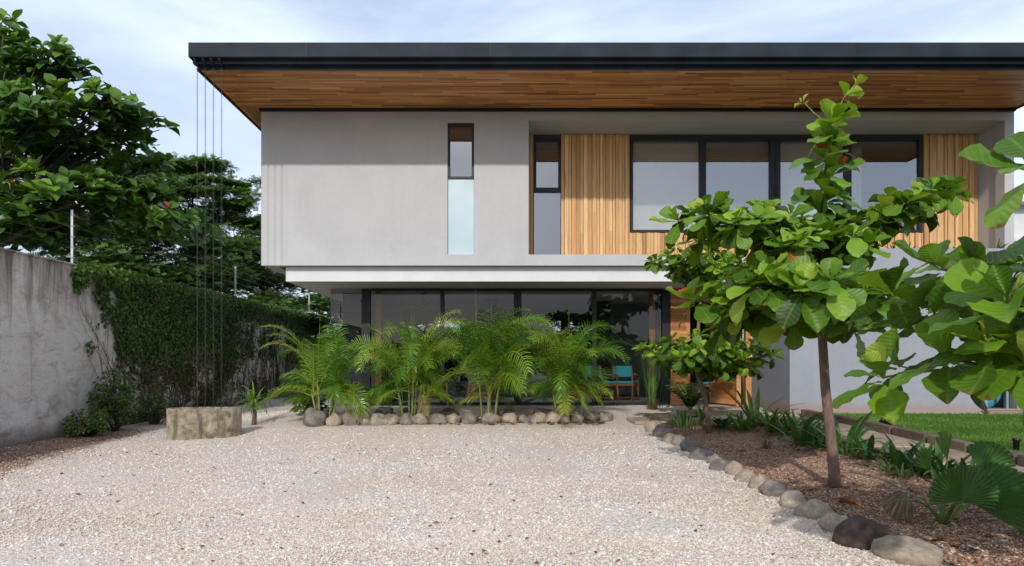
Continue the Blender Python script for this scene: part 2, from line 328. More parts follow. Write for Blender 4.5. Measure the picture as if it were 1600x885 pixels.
# gravel
def gravel(name, cols, scale, soil=False):
    m, t, b = mat_new(name); p = geo_pos(t); b.inputs['Roughness'].default_value = 0.9; b.inputs['Specular IOR Level'].default_value = 0.2
    vo = N(t, 'ShaderNodeTexVoronoi'); vo.inputs['Scale'].default_value = scale; vo.inputs['Randomness'].default_value = 1; t.links.new(p, vo.inputs['Vector'])
    sp = N(t, 'ShaderNodeSeparateColor'); t.links.new(vo.outputs['Color'], sp.inputs[0])
    col = ramp(t, sp.outputs[0], [(i / (len(cols) - 1), c) for i, c in enumerate(cols)])
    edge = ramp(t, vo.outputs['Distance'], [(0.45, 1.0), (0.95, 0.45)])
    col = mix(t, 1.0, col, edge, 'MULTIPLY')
    col = mix(t, ramp(t, tnoise(t, 0.55, 5, p, 0.6, 0.6), [(0.45, 0), (0.70, 0.42)]), col, mix(t, 1.0, col, (0.98, 0.80, 0.64), 'MULTIPLY'))
    if soil:
        s = N(t, 'ShaderNodeSeparateXYZ'); t.links.new(p, s.inputs[0]); nz = tnoise(t, 1.2, 6, p, 0.65)
        # soil strip along the boundary wall
        dx = math_(t, 'ADD', math_(t, 'ADD', s.outputs[0], 5.75), math_(t, 'MULTIPLY', math_(t, 'SUBTRACT', s.outputs[1], 8.0), 0.16))
        k = math_(t, 'ADD', math_(t, 'MULTIPLY', dx, -1.2), math_(t, 'MULTIPLY', math_(t, 'SUBTRACT', nz, 0.5), 1.6))
        kk = N(t, 'ShaderNodeMapRange'); t.links.new(s.outputs[1], kk.inputs[0]); kk.inputs[1].default_value = 11.8; kk.inputs[2].default_value = 13.2; kk.inputs[3].default_value = 1; kk.inputs[4].default_value = 0.0
        f = math_(t, 'MULTIPLY', ramp(t, k, [(0.0, 0), (0.22, 0.9)]), kk.outputs[0])
        scol = ramp(t, tnoise(t, 40, 5, p, 0.7), [(0.3, (0.13, 0.075, 0.045)), (0.6, (0.30, 0.19, 0.13)), (0.8, (0.5, 0.38, 0.3))])
        col = mix(t, f, col, scol)
    t.links.new(col, b.inputs['Base Color'])
    bump(t, b, math_(t, 'ADD', math_(t, 'MULTIPLY', vo.outputs['Distance'], -1.0), math_(t, 'MULTIPLY', tnoise(t, scale * 2, 3, p), 0.3)), 0.55, 0.5 / scale)
    return m
WG = [(0.44, 0.35, 0.28), (0.67, 0.57, 0.475), (0.73, 0.65, 0.57), (0.76, 0.69, 0.615), (0.60, 0.505, 0.42), (0.79, 0.735, 0.67)]
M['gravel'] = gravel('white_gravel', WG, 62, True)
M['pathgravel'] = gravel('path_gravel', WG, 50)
M['bed'] = gravel('bed_mulch', [(0.13, 0.075, 0.045), (0.30, 0.17, 0.105), (0.40, 0.24, 0.155), (0.50, 0.36, 0.28), (0.20, 0.12, 0.08)], 55)
M['ground'] = simple('earth', (0.075, 0.075, 0.035), 0.95, 0, 0.6, 0.5, 0.5, 10)
M['lawnsoil'] = simple('lawn_base', (0.045, 0.095, 0.015), 0.95, 0, 3, 0.3, 0.4, 40)
def tonemat(name, stops, rough=0.9, nscale=12, bs=0.4, bscale=40, patch=False):
    m, t, b = mat_new(name); b.inputs['Roughness'].default_value = rough; b.inputs['Specular IOR Level'].default_value = 0.2
    col = ramp(t, attr(t), stops); p = coords(t)
    if patch: col = mix(t, ramp(t, tnoise(t, 0.55, 5, p, 0.6, 0.6), [(0.45, 0), (0.70, 0.42)]), col, mix(t, 1.0, col, (0.98, 0.80, 0.64), 'MULTIPLY'))
    col = mix(t, 0.8, col, ramp(t, tnoise(t, nscale, 6, p, 0.65, 0.4), [(0.3, 0.5), (0.7, 1.2)]), 'MULTIPLY')
    t.links.new(col, b.inputs['Base Color']); bump(t, b, tnoise(t, bscale, 5, p, 0.7), bs, 0.01); return m
M['pebble'] = tonemat('pebble', [(0, (0.10, 0.08, 0.06)), (0.10, (0.40, 0.31, 0.24)), (0.28, (0.66, 0.55, 0.44)), (0.6, (0.77, 0.685, 0.59)), (1, (0.83, 0.775, 0.70))], 0.85, 30, patch=True)
M['chip'] = tonemat('mulch_chip', [(0, (0.09, 0.05, 0.03)), (0.5, (0.34, 0.19, 0.115)), (0.8, (0.52, 0.36, 0.26)), (1, (0.72, 0.62, 0.54))], 0.9, 30)
M['stone'] = tonemat('fieldstone', [(0, (0.09, 0.06, 0.05)), (0.35, (0.24, 0.215, 0.19)), (0.6, (0.40, 0.32, 0.235)), (1, (0.52, 0.44, 0.34))], 0.85, 3.5, 0.9, 12)
M['slab'] = tonemat('sandstone', [(0, (0.24, 0.17, 0.12)), (1, (0.40, 0.31, 0.22))], 0.9, 3, 0.5, 30)
M['kerb'] = tonemat('kerb_stone', [(0, (0.10, 0.07, 0.052)), (1, (0.20, 0.145, 0.11))], 0.9, 8, 0.5, 30)

# ------------------------------------------------------------------ ground
def ruled(name, ys, fl, fr, nx, off, mat, skirt=0.0, amp=0.0):
    V = []; Fq = []
    for y in ys:
        a, c = fl(y), fr(y)
        for i in range(nx + 1):
            x = a + (c - a) * i / nx; V.append((x, y, zg(x, y) + off + amp * mnoise.noise((x * 0.8, y * 0.8, 3))))
    for j in range(len(ys) - 1):
        for i in range(nx):
            a = j * (nx + 1) + i; Fq.append((a, a + 1, a + nx + 2, a + nx + 1))
    o = np_mesh(name, np.array(V), np.array(Fq), np.full(len(V), 0.5), mat); return tag(o, kind='structure')
xs = sorted(set([-400, -150, -60, -30, -15] + list(np.arange(-9, 14, 0.5)) + [18, 30, 60, 150, 400]))
ys_ = sorted(set([-300, -100, -40, -15, -8] + list(np.arange(-4, 17, 0.5)) + [20, 26, 40, 80, 200, 600]))
V = [(x, y, zg(x, y) - 0.04) for y in ys_ for x in xs]; nx = len(xs)
Fq = [(j * nx + i, j * nx + i + 1, (j + 1) * nx + i + 1, (j + 1) * nx + i) for j in range(len(ys_) - 1) for i in range(nx - 1)]
tag(np_mesh('ground', np.array(V), np.array(Fq), np.full(len(V), 0.5), M['ground']), kind='structure')
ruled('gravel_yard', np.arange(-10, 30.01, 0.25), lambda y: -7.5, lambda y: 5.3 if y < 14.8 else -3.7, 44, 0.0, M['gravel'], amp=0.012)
def bed_r(y): return float(np.interp(y, [2, 6, 9, 11, 12.2, 12.8], [4.9, 4.85, 4.75, 4.6, 4.0, 3.2]))
def bed_l(y): return float(np.interp(y, [2, 5, 11, 12.5, 12.8], [3.0, 2.93, 2.9, 2.95, 3.0]))
ruled('planting_bed', np.arange(1.5, 12.81, 0.2), bed_l, bed_r, 10, 0.028, M['bed'], amp=0.01)
def kerb_x(y): return float(np.interp(y, [3, 7.76, 10.4, 12.45], [6.1, 6.02, 5.82, 5.45]))
ruled('side_path', np.arange(1.5, 12.51, 0.25), bed_r, kerb_x, 6, 0.022, M['pathgravel'])
ruled('lawn', np.arange(1.5, 12.51, 0.25), kerb_x, lambda y: 13.0, 14, 0.05, M['lawnsoil'])
# palm bed soil
ruled('palm_bed', np.arange(12.55, 13.01, 0.1), lambda y: -3.5, lambda y: 1.95, 20, 0.014, M['bed'], amp=.008)

# pebbles ---------------------------------------------------------
rng = np.random.default_rng(7)
g = (1 + 5 ** 0.5) / 2
ico_v = np.array([(-1,g,0),(1,g,0),(-1,-g,0),(1,-g,0),(0,-1,g),(0,1,g),(0,-1,-g),(0,1,-g),(g,0,-1),(g,0,1),(-g,0,-1),(-g,0,1)]) / 1.9
ico_f = np.array([(0,11,5),(0,5,1),(0,1,7),(0,7,10),(0,10,11),(1,5,9),(5,11,4),(11,10,2),(10,7,6),(7,1,8),(3,9,4),(3,4,2),(3,2,6),(3,6,8),(3,8,9),(4,9,5),(2,4,11),(6,2,10),(8,6,7),(9,8,1)])
def scatter(name, n, xf, yf, rf, mat, tonef, label, cat, flat=0.6, off=0.0, accept=None):
    R = rng; X = xf(n); Y = yf(n)
    if accept is not None:
        k = accept(X, Y); X = X[k]; Y = Y[k]
    n = len(X); r = rf(n, Y); Z = np.array([zg(x, y) for x, y in zip(X, Y)]) + off + r * 0.25
    jit = 1 + R.uniform(-0.35, 0.35, (n, 12, 1)); th = R.uniform(0, 2 * PI, n)
    V = ico_v[None] * jit * r[:, None, None] * np.stack([R.uniform(0.8, 1.4, n), R.uniform(0.6, 1.0, n), R.uniform(0.4, 0.8, n) * flat / 0.6], 1)[:, None, :]
    c, s_ = np.cos(th)[:, None], np.sin(th)[:, None]; vx = V[:, :, 0] * c - V[:, :, 1] * s_; vy = V[:, :, 0] * s_ + V[:, :, 1] * c
    tilt = R.uniform(-0.4, 0.4, (n, 2)); vz = V[:, :, 2] + vx * tilt[:, :1] + vy * tilt[:, 1:]
    V = np.stack([vx + X[:, None], vy + Y[:, None], vz + Z[:, None]], 2).reshape(-1, 3)
    Fa = (ico_f[None] + (np.arange(n) * 12)[:, None, None]).reshape(-1, 3)
    T = np.repeat(tonef(n), 12)
    return tag(np_mesh(name, V, Fa, T, mat, smooth=False), label, cat, kind='stuff')
def in_bed(X, Y): return (X > np.interp(Y, [2, 5, 11, 12.5], [3.0, 2.93, 2.9, 2.95]) - 0.05) & (X < np.interp(Y, [2, 6, 9, 11, 12.2, 12.8], [4.9, 4.85, 4.75, 4.6, 4.0, 3.2]) + 0.05) & (Y < 12.7)
def y_near(n, a=3.6, b_=12.0): u = rng.uniform(0, 1, n); return 1 / ((1 - u) / a + u / b_)
Yg = y_near(120000)
scatter('gravel', 120000, lambda n: rng.uniform(-0.78, 0.66, n) * Yg, lambda n: Yg, lambda n, Y: rng.uniform(0.0035, 0.0078, n) * (1 + .9 * (rng.random(n) < .06)) * np.interp(Y, [4, 10], [1, 1.5]), M['pebble'],
        lambda n: np.clip(rng.beta(2.5, 1.4, n), 0, 1), 'loose white crushed gravel lying over the driveway', 'gravel',
        accept=lambda X, Y: (X > -5.75 - (Y - 8) * 0.16 + rng.normal(0, 0.22, len(X))) & (X < 2.85) & (X > -7.4))
scatter('soil_litter', 9000, lambda n: rng.uniform(-7.45, -5.4, n), lambda n: rng.uniform(5.5, 13, n), lambda n, Y: rng.uniform(0.005, 0.014, n), M['chip'],
        lambda n: rng.uniform(0, 1, n), 'brown soil crumbs and chips along the foot of the boundary wall', 'soil', accept=lambda X, Y: X < -5.75 - (Y - 8) * 0.16 + rng.normal(0, 0.2, len(X)))
Yb = y_near(34000, 3.8, 12.6)
scatter('mulch', 34000, lambda n: rng.uniform(2.9, 4.9, n), lambda n: Yb, lambda n, Y: rng.uniform(0.005, 0.012, n), M['chip'],
        lambda n: np.clip(rng.normal(0.5, 0.26, n), 0, 1), 'brown mulch and fine chippings covering the planting bed', 'mulch', off=0.028, accept=in_bed)
scatter('leaf_scraps', 150, lambda n: rng.uniform(-5.5, 2.8, n), lambda n: y_near(n, 4.2, 12.0), lambda n, Y: rng.uniform(0.008, 0.022, n), M['chip'],
        lambda n: rng.uniform(0, .45, n), 'scraps of dry leaf and twig scattered over the gravel', 'leaf litter', flat=0.25, off=.006, accept=lambda X, Y: np.abs(X) < .75 * Y)
scatter('bed_litter', 500, lambda n: rng.uniform(2.95, 4.8, n), lambda n: y_near(n, 4.2, 12.0), lambda n, Y: rng.uniform(0.01, 0.03, n), M['chip'],
        lambda n: rng.uniform(0, .9, n), 'bark pieces and crumpled leaf scraps in the planting bed', 'leaf litter', flat=0.3, off=.035, accept=in_bed)
scatter('palm_litter', 500, lambda n: rng.uniform(-3.5, 1.9, n), lambda n: rng.uniform(12.3, 13.0, n), lambda n, Y: rng.uniform(0.015, 0.05, n), M['chip'],
        lambda n: rng.uniform(0, .6, n), 'dry brown leaf litter lying below the palms', 'leaf litter', flat=0.3, off=.02)
# lawn blades
nb = 110000; Yl = rng.uniform(5.0, 12.45, nb); Xl = np.interp(Yl, [3, 7.76, 10.4, 12.45], [6.1, 6.02, 5.82, 5.45]) + 0.08 + rng.uniform(0, 1, nb) ** 1.5 * 5.6
Zl = np.array([zg(x, y) for x, y in zip(Xl, Yl)]) + 0.045; hl = rng.uniform(0.02, 0.06, nb); th = rng.uniform(0, 2 * PI, nb); ln = rng.normal(0, 0.45, (nb, 2))
w_ = rng.uniform(0.003, 0.006, nb)
V = np.stack([np.stack([Xl - w_ * np.cos(th), Yl - w_ * np.sin(th), Zl], 1), np.stack([Xl + w_ * np.cos(th), Yl + w_ * np.sin(th), Zl], 1),
              np.stack([Xl + ln[:, 0] * hl, Yl + ln[:, 1] * hl, Zl + hl], 1)], 1).reshape(-1, 3)
patch = np.array([mnoise.noise((x * 1.5, y * 1.5, 0)) for x, y in zip(Xl[::1], Yl[::1])])
tag(np_mesh('grass', V, np.arange(nb * 3).reshape(-1, 3), np.repeat(np.clip(rng.normal(0.5, 0.22, nb) + patch * 0.5, 0, 1), 3), M['grass'], smooth=False),
    'short bright green lawn grass in front of the blue grey wing', 'grass', kind='stuff')

# ------------------------------------------------------------------ the house
X0, X1 = -4.65, 10.06; Y2 = 13.34; YR = 14.18; YB = 13.5; YG = 14.8; ZB = 3.1625; ZT = 6.226; YE = 23.5
house = thing('house', 'two storey modern house with grey upper volume, timber eaves and glazed ground floor', 'house', (0, 14, 0.33))
def HP(mb, name, mat, parent=None, **k):
    o = mb.build(name, mat, None, **k)
    par = parent or house
    # coordinates are in world space: move mesh into parent's space
    o.data.transform(Matrix.Translation(-WL[par.name])); o.parent = par; WL[o.name] = WL[par.name]; return o
WL = {house.name: Vector((0, 14, 0.33))}
m = MB()
m.box(X0, -1.01, Y2, Y2 + .25, ZB, ZT); m.box(-1.01, -.49, Y2, Y2 + .25, 5.95, ZT); m.box(-1.01, -.49, Y2, Y2 + .25, ZB, 3.375)
m.box(-.49, .575, Y2, Y2 + .25, ZB, ZT)
m.box(.575, 9.875, Y2, Y2 + .25, 6.0, ZT); m.box(.575, 9.875, Y2, Y2 + .25, ZB, 3.375); m.box(9.875, X1, Y2, Y2 + .25, ZB, ZT)
m.box(.43, .575, Y2 + .25, YR + .2, ZB, ZT); m.box(9.93, X1, Y2 + .25, YE, ZB, ZT)            # returns
m.box(.575, 9.93, Y2 + .25, YR + .02, 6.0, 6.2); m.box(.575, 9.93, Y2 + .25, YR + .02, ZB, 3.372)   # recess ceiling / floor
m.box(X0, X0 + .25, Y2 + .25, YE, ZB, ZT); m.box(X0 + .25, 9.93, YE - .25, YE, ZB, ZT)
m.box(X0 + .25, 9.93, YR + .02, YE - .25, ZB, ZB + .15)
HP(m, 'upper_wall', M['plaster'])
m = MB()  # backing behind the battens
m.box(.575, .72, YR + .02, YR + .2, 3.3725, 6.0); m.box(1.28, 2.72, YR + .02, YR + .2, 3.3725, 6.0); m.box(8.77, 9.93, YR + .02, YR + .2, 3.3725, 6.0)
m.box(2.72, 8.77, YR + .02, YR + .2, 3.3725, 3.98); m.box(2.72, 8.77, YR + .02, YR + .2, 5.93, 6.0); m.box(.72, 1.28, YR + .02, YR + .2, 5.91, 6.0)
HP(m, 'backing_wall', M['darkwall'])
rnd = random.Random(3)
def battens(name, x0, x1, z0, z1, y):
    mb = MB(); x = x0; last = None
    while x < x1 - 0.01:
        w = rnd.choice([0.06, 0.065, 0.07, 0.09]); w = min(w, x1 - x)
        d = rnd.choice([0.006, 0.03, 0.045]); d = d if d != last else 0.02; last = d
        # boards made of two lengths so joints show
        zj = rnd.uniform(z0 + .3, z1 - .3) if z1 - z0 > 1.2 and rnd.random() < .6 else None
        for a, b_ in ((z0, zj), (zj, z1)) if zj else ((z0, z1),):
            mb.box(x + .004, x + w - .004, y - d, y + .018, a + .001, b_ - .001, min(1, max(0, rnd.gauss(.55, .18))))
        x += w
    return HP(mb, name, M['batten'])
battens('timber_cladding', .58, .718, 3.376, 5.99, YR); battens('timber_cladding', 1.285, 2.70, 3.376, 5.99, YR)
battens('timber_cladding', 2.70, 8.79, 3.376, 3.95, YR); battens('timber_cladding', 8.80, 9.925, 3.376, 5.99, YR)

def win_frame(mb, x0, x1, z0, z1, y0, y1, t, mull=()):
    mb.box(x0, x1, y0, y1, z1 - t, z1); mb.box(x0, x1, y0, y1, z0, z0 + t)
    mb.box(x0, x0 + t, y0, y1, z0 + t, z1 - t); mb.box(x1 - t, x1, y0, y1, z0 + t, z1 - t)
    for a, b_ in mull: mb.box(a, b_, y0 - .004, y1, z0 + t, z1 - t)
def pane(parent, x0, x1, z0, z1, y, mat, name='pane'):
    mb = MB(); mb.box(x0, x1, y, y + .01, z0, z1); return HP(mb, name, mat, parent)
# slot window in the plaster
m = MB(); win_frame(m, -1.01, -.49, 4.86, 5.95, Y2 + .03, Y2 + .12, .05); m.box(-.955, -.545, Y2 + .10, Y2 + .13, 4.915, 4.95)
w = HP(m, 'window', M['blackframe'], bevel=.004); w['label'] = 'black framed upper half of the narrow slot window'; pane(w, -.96, -.54, 4.91, 5.90, Y2 + .07, M['glass_up'])
fp = pane(house, -1.005, -.495, 3.378, 4.858, Y2 + .05, M['frost'], 'frosted_panel'); fp['label'] = 'pale frosted glass lower half of the narrow slot window'
# window by the timber pillar
m = MB(); win_frame(m, .722, 1.278, 4.84, 5.905, YR - .02, YR + .08, .05); m.box(.722, 1.278, YR - .04, YR + .08, 4.80, 4.84)
w = HP(m, 'window', M['blackframe'], bevel=.004); pane(w, .77, 1.23, 4.89, 5.86, YR + .03, M['glass_up']); pane(w, .725, 1.275, 3.38, 4.80, YR + .03, M['glass_up'])
w['label'] = 'tall narrow two part window between timber boards'
# big window
k = 75.25
def ux(px): return (px - CX) / k
m = MB(); mull = [(ux(1093), ux(1103)), (ux(1203), ux(1211)), (ux(1211.3), ux(1219)), (ux(1320), ux(1330))]
win_frame(m, 2.724, 8.766, 3.96, 5.925, YR - .02, YR + .08, .055, mull)
m.box(ux(1208), ux(1209.5), YR - .045, YR - .02, 4.7, 4.95); m.box(ux(1213), ux(1214.5), YR - .045, YR - .02, 4.7, 4.95)
w = HP(m, 'window', M['blackframe'], bevel=.004); w['label'] = 'wide four part window of the upper floor'
for a, b_ in ((2.78, ux(1093)), (ux(1103), ux(1203)), (ux(1219), ux(1320)), (ux(1330), 8.71)): pane(w, a, b_, 4.015, 5.87, YR + .03, M['glass_up'])
def blind(a, b_, z0, mat, label):
    mb = MB(); n = 12
    mb.box(a, b_, YR + .13, YR + .135, z0, 5.85); mb.box(a - .01, b_ + .01, YR + .12, YR + .145, z0 - .03, z0); mb.tube([(a, YR + .14, 5.9), (b_, YR + .14, 5.9)], .03, 8)
    o = HP(mb, 'roller_blind', mat); o['label'] = label
blind(2.6, ux(1097), 3.95, M['blind'], 'cream roller blind behind the left pane'); blind(ux(1100), ux(1208), 3.95, M['screen'], 'grey screen blind behind the second pane')
blind(ux(1214), ux(1326), 3.95, M['blind'], 'cream roller blind behind the third pane')
m = MB(); m.box(ux(1326), ux(1366), YR + .5, YR + .54, 3.4, 5.9); HP(m, 'curtain', M['blind'])
# upper interior
m = MB(); m.box(X0 + .25, 9.93, YR + .02, YE - .25, 6.0, 6.1); HP(m, 'upper_ceiling', M['ceil'])
m = MB(); m.box(X0 + .25, 9.93, 18.5, 18.6, ZB + .15, 6.0); m.box(.3, .42, YR + .2, 18.5, ZB + .15, 6.0); HP(m, 'partition', M['greywall'])
# roof
m = MB(); m.box(-5.15, 10.2, 11.3, 25, 6.335, 6.58)
r = HP(m, 'roof', M['roofmetal'], bevel=.01)
m = MB(); m.box(-5.08, 10.08, 11.5, 24.9, 6.24, 6.333); m.box(-5.12, 10.12, 11.40, 11.497, 6.27, 6.333)
HP(m, 'gutter', M['roofmetal'], r, bevel=.004)
m = MB()
for x in np.arange(-3.2, 10, 3.05):
    m = MB(); m.box(x, x + .005, 11.297, 11.299, 6.34, 6.575); HP(m, 'panel_joint', M['blackframe'], r)
# soffit boards
m = MB(); y = 11.53; rr = random.Random(5)
while y < Y2 - .04:
    w = .062; x = -5.05 - rr.uniform(0, .9)
    while x < 10.05:
        l = rr.uniform(.5, 1.5); a = max(x, -5.05); b_ = min(x + l, 10.05)
        if b_ > a + .01: m.box(a + .001, b_ - .001, y + .001, y + w - .001, 6.219 + rr.uniform(0, .003), 6.2395, min(1, max(0, rr.gauss(.42, .25))))
        x += l
    y += w
HP(m, 'soffit', M['soffit'], r)
m = MB(); y = Y2 - .0
x = -5.05
while x < X0 - .02:
    yy = Y2 - .02
    while yy < 24.8:
        l = rr.uniform(.6, 1.5); m.box(x, x + .07, yy, min(yy + l, 24.8) - .002, 6.22, 6.2395, rr.uniform(.1, .8)); yy += l
    x += .072
HP(m, 'side_soffit', M['soffit'], r)
m = MB(); m.box(X0 - .02, X1 - .002, Y2 - .055, Y2 - .002, 6.165, 6.218); HP(m, 'shadow_trim', M['blackframe'], r)
m = MB(); m.box(-5.10, -5.055, 11.505, 24.8, 6.20, 6.239); m.box(10.055, 10.10, 11.505, 24.8, 6.20, 6.239); m.box(-5.055, 10.055, 11.502, 11.525, 6.205, 6.239); HP(m, 'eaves_trim', M['roofmetal'], r)
chx = [(308.5 + i * 12.6 - CX) / 93.2 for i in range(4)]
for x in chx:
    m = MB(); m.tube([(x, 11.34, 6.345), (x, 11.36, 6.31), (x + .004, 11.40, 6.27), (x + .006, 11.42, 6.22)], [.028, .026, .02, .014], 10); HP(m, 'spout', M['roofmetal'], r, smooth=True)
# ground floor slab + beam
m = MB(); m.box(-4.22, 5.30, YB, YE, 2.866, ZB - .004); HP(m, 'floor_beam', M['white'], bevel=.006)
m = MB(); m.box(-4.2, 5.7, 14.55, YE, -.2, .33); HP(m, 'floor_slab', M['tile'], bevel=.01)
m = MB(); win_frame(m, -2.98, 3.70, .335, 2.861, YG, YG + .14, .05)
sg = 72.1
def gx(px): return (px - CX) / sg
for a, b_ in ((565, 578), (688, 694), (803, 809), (809.3, 815), (926, 932), (1035, 1047)): m.box(gx(a), gx(b_), YG - .004, YG + .143, .385, 2.81)
gw = HP(m, 'window', M['blackframe'], bevel=.004); gw['label'] = 'black framed sliding glass wall of the ground floor'
for a, b_ in ((578, 688), (694, 803), (815, 926), (932, 1035)): pane(gw, gx(a), gx(b_), .385, 2.81, YG + .06, M['glass_low'])
cg = pane(house, -3.65, -2.985, .34, 2.861, YG + .02, M['glass_low'], 'corner_glass')
m = MB(); m.box(-3.66, -3.65, YG + .02, 15.99, .34, 2.861); HP(m, 'corner_glass', M['glass_low'])
m = MB(); m.box(-3.66, -3.5, 16.0, 21.0, .33, 2.861); m.box(-3.5, -2.3, 16.0, 16.5, .33, 2.7); HP(m, 'dark_wall', M['darkwall'])
# rear glazing and room
m = MB(); m.box(-3.5, 5.3, 21.0, 21.2, 2.57, 2.862); win_frame(m, -3.5, 5.3, .335, 2.57, 21.0, 21.1, .07)
for x in (-2.9, -1.2, .45, 1.9, 3.4): m.box(x, x + (.28 if x in (-1.2, 1.9) else .08), 20.96, 21.14, .4, 2.55)
rw = HP(m, 'rear_window', M['blackframe']); pane(rw, -3.4, 5.2, .4, 2.5, 21.05, M['glass_low'])
m = MB(); m.box(2.94, 5.3, 19.0, 19.15, .33, 2.861); m.box(5.2, 5.33, 14.95, 21.0, .33, 2.861); HP(m, 'interior_wall', M['greywall'])
for a in ((2.58, 2.93, 18.0, 18.3), (-.35, -.05, 17.5, 17.8), (3.45, 3.68, YG + .16, YG + .5)): m = MB(); m.box(*a, .33, 2.861); HP(m, 'column', M['darkwall'])
for a in (3.30, -2.72): m = MB(); m.box(a, a + .13, YG + .2, YG + .26, .335, 2.82, .4); HP(m, 'timber_post', M['furniture'])
# horizontal plank panel right of the glass
m = MB(); z = .335
while z < 2.8:
    z1 = min(z + .085, 2.861); x = 3.705
    while x < 4.06:
        x1_ = min(4.06, x + rr.uniform(.2, .6)); m.box(x, x1_ - .001, YG - .05 + rr.uniform(0, .008), YG + .1, z + .001, z1 - .002, rr.uniform(0, 1)); x = x1_
    z = z1
HP(m, 'plank_panel', M['plank'])
# entry door, open outwards + frame
m = MB(); m.box(5.22, 5.34, 14.45, 14.6, .335, 2.861, .9); m.box(4.065, 4.13, YG - .02, YG + .1, .335, 2.861, .8); m.box(4.13, 5.22, YG - .02, YG + .1, 2.74, 2.861, .6); HP(m, 'door_frame', M['plank'])
m = MB(); z = .36; a0 = Vector((5.0, 14.42, 0)); dv = Vector((-.30, .95, 0)).normalized(); nv = Vector((dv.y, -dv.x, 0))
while z < 2.6:
    z1 = min(z + .11, 2.62); q = [a0, a0 + dv * .95, a0 + dv * .95 + nv * .045, a0 + nv * .045]
    m.add([(p.x, p.y, z + .002) for p in q] + [(p.x, p.y, z1 - .002) for p in q], [(0,3,2,1),(4,5,6,7),(0,1,5,4),(1,2,6,5),(2,3,7,6),(3,0,4,7)], rr.uniform(0, .7)); z = z1
dr = HP(m, 'door', M['soffit']); m = MB(); q = a0 - dv * .05; m.box(q.x - .03, q.x + .06, q.y - .03, q.y + .03, .345, 2.63, 1.0); HP(m, 'door_edge', M['plank'], dr)
m = MB(); m.box(4.3, 5.2, 17.2, 17.3, .33, 2.861); HP(m, 'hall_wall', M['darkwall'])
# wing
m = MB(); wx0, wx1 = 5.34, 12.2; wy = 12.55
ox0, ox1, oz0, oz1 = 8.98, 9.52, .42, 2.3
m.box(wx0, ox0, wy, wy + .2, .05, 3.37); m.box(ox1, wx1, wy, wy + .2, .05, 3.37); m.box(ox0, ox1, wy, wy + .2, .05, oz0); m.box(ox0, ox1, wy, wy + .2, oz1, 3.37)
m.box(wx0, wx0 + .2, wy + .2, 14.43, .05, 3.155); m.box(wx0, wx0 + .2, wy + .2, Y2 - .003, 3.155, 3.37)
m.box(wx1 - .2, wx1, wy + .2, YE, .05, 3.155); m.box(wx0 + .2, wx1 - .2, wy + .2, Y2 - .003, 3.0, 3.15)
m.box(wx0 + .2, wx1 - .2, 14.4, 14.6, .05, 2.99)
HP(m, 'wing_wall', M['wing_plaster'], bevel=.008)
m = MB(); m.box(wx0 + .2, wx1 - .2, wy + .2, Y2 - .004, 3.15, 3.30); HP(m, 'planter_soil', M['soil'])
wp = pane(house, ox0 + .002, ox0 + .38, oz0 + .002, oz1 - .002, wy + .08, M['glass_low'], 'wing_glass')
m = MB(); m.box(ox0 + .38, ox0 + .42, wy + .05, wy + .12, oz0 + .002, oz1 - .002); HP(m, 'wing_window_frame', M['steel'])
m = MB(); m.box(8.85, 9.95, wy - .22, wy - .003, .2, .40); o = HP(m, 'sill_step', M['slab'], bevel=.015)
m = MB(); m.box(5.5, 12.2, wy - .06, wy - .004, .27, .345); HP(m, 'drain_edging', M['white'])
# pool float behind the wing window
m = MB(); ring = [(9.25 + .3 * math.cos(a), 13.1, .75 + .3 * math.sin(a)) for a in np.linspace(0, 2 * PI, 25)]; m.tube(ring, .09, 10, cap=False)
m.box(8.9, 9.7, 12.9, 13.4, .2, .40)
tag(m.build('swim_ring', M['bluefloat'], smooth=True), 'pale blue swim ring behind the small glass opening of the wing', 'swim ring')

# ------------------------------------------------------------------ interior things
def make_chair():
    t = thing('dining_chair', 'x', 'chair', group='wooden chairs with turquoise cushions')
    m = MB(); m.box(-.24, .24, -.23, .25, .42, .48, .5); m.build('cushion', M['cushion'], t, bevel=.02)
    m = MB(); m.box(-.25, .25, -.24, .26, .37, .415, .5); m.build('seat_frame', M['furniture'], t, bevel=.008)
    for sx in (-1, 1):
        m = MB(); m.tube([(sx * .23, -.22, .4), (sx * .25, -.26, 0)], [.022, .014], 8); m.build('leg', M['furniture'], t, True)
        m = MB(); m.tube([(sx * .25, -.26, .0), (sx * .24, -.23, .40), (sx * .25, -.2, .62), (sx * .25, .2, .64)], [.016, .02, .02, .02], 8); m.build('armrest', M['furniture'], t, True)
        m = MB(); m.tube([(sx * .23, .33, 0), (sx * .23, .24, .42), (sx * .22, .33, .85)], [.014, .022, .016], 8); m.build('leg', M['furniture'], t, True)
    m = MB(); m.box(-.22, .22, .27, .34, .58, .84); m.build('backrest', M['cushion'], t, bevel=.02)
    return t
c0 = make_chair(); c0.location = (2.45, 16.1, .33); c0.rotation_euler.z = 2.2; c0['label'] = 'wooden armchair with turquoise cushions behind the rightmost palm'
for (x, y, a, l) in ((3.02, 16.3, 2.7, 'wooden armchair with turquoise seat beside the right pane of the glass wall'), (-1.6, 16.8, .5, 'wooden chair inside the room behind the left palms'), (-.4, 16.4, 1.2, 'wooden chair inside the room behind the middle palm'),
                     (4.85, 15.6, 1.3, 'wooden chair just inside the open timber door')):
    c = copy_tree(c0); c.location = (x, y, .33); c.rotation_euler.z = a; c['label'] = l
t = thing('dining_table', 'long low timber table inside the glazed room', 'table', (.8, 16.9, .33))
m = MB(); m.box(-1.2, 1.2, -.4, .4, .70, .74); m.build('table_top', M['furniture'], t, bevel=.006)
for sx in (-1, 1):
    for sy in (-1, 1): m = MB(); m.tube([(sx * 1.1, sy * .33, .7), (sx * 1.12, sy * .35, 0)], [.03, .022], 8); m.build('leg', M['furniture'], t)
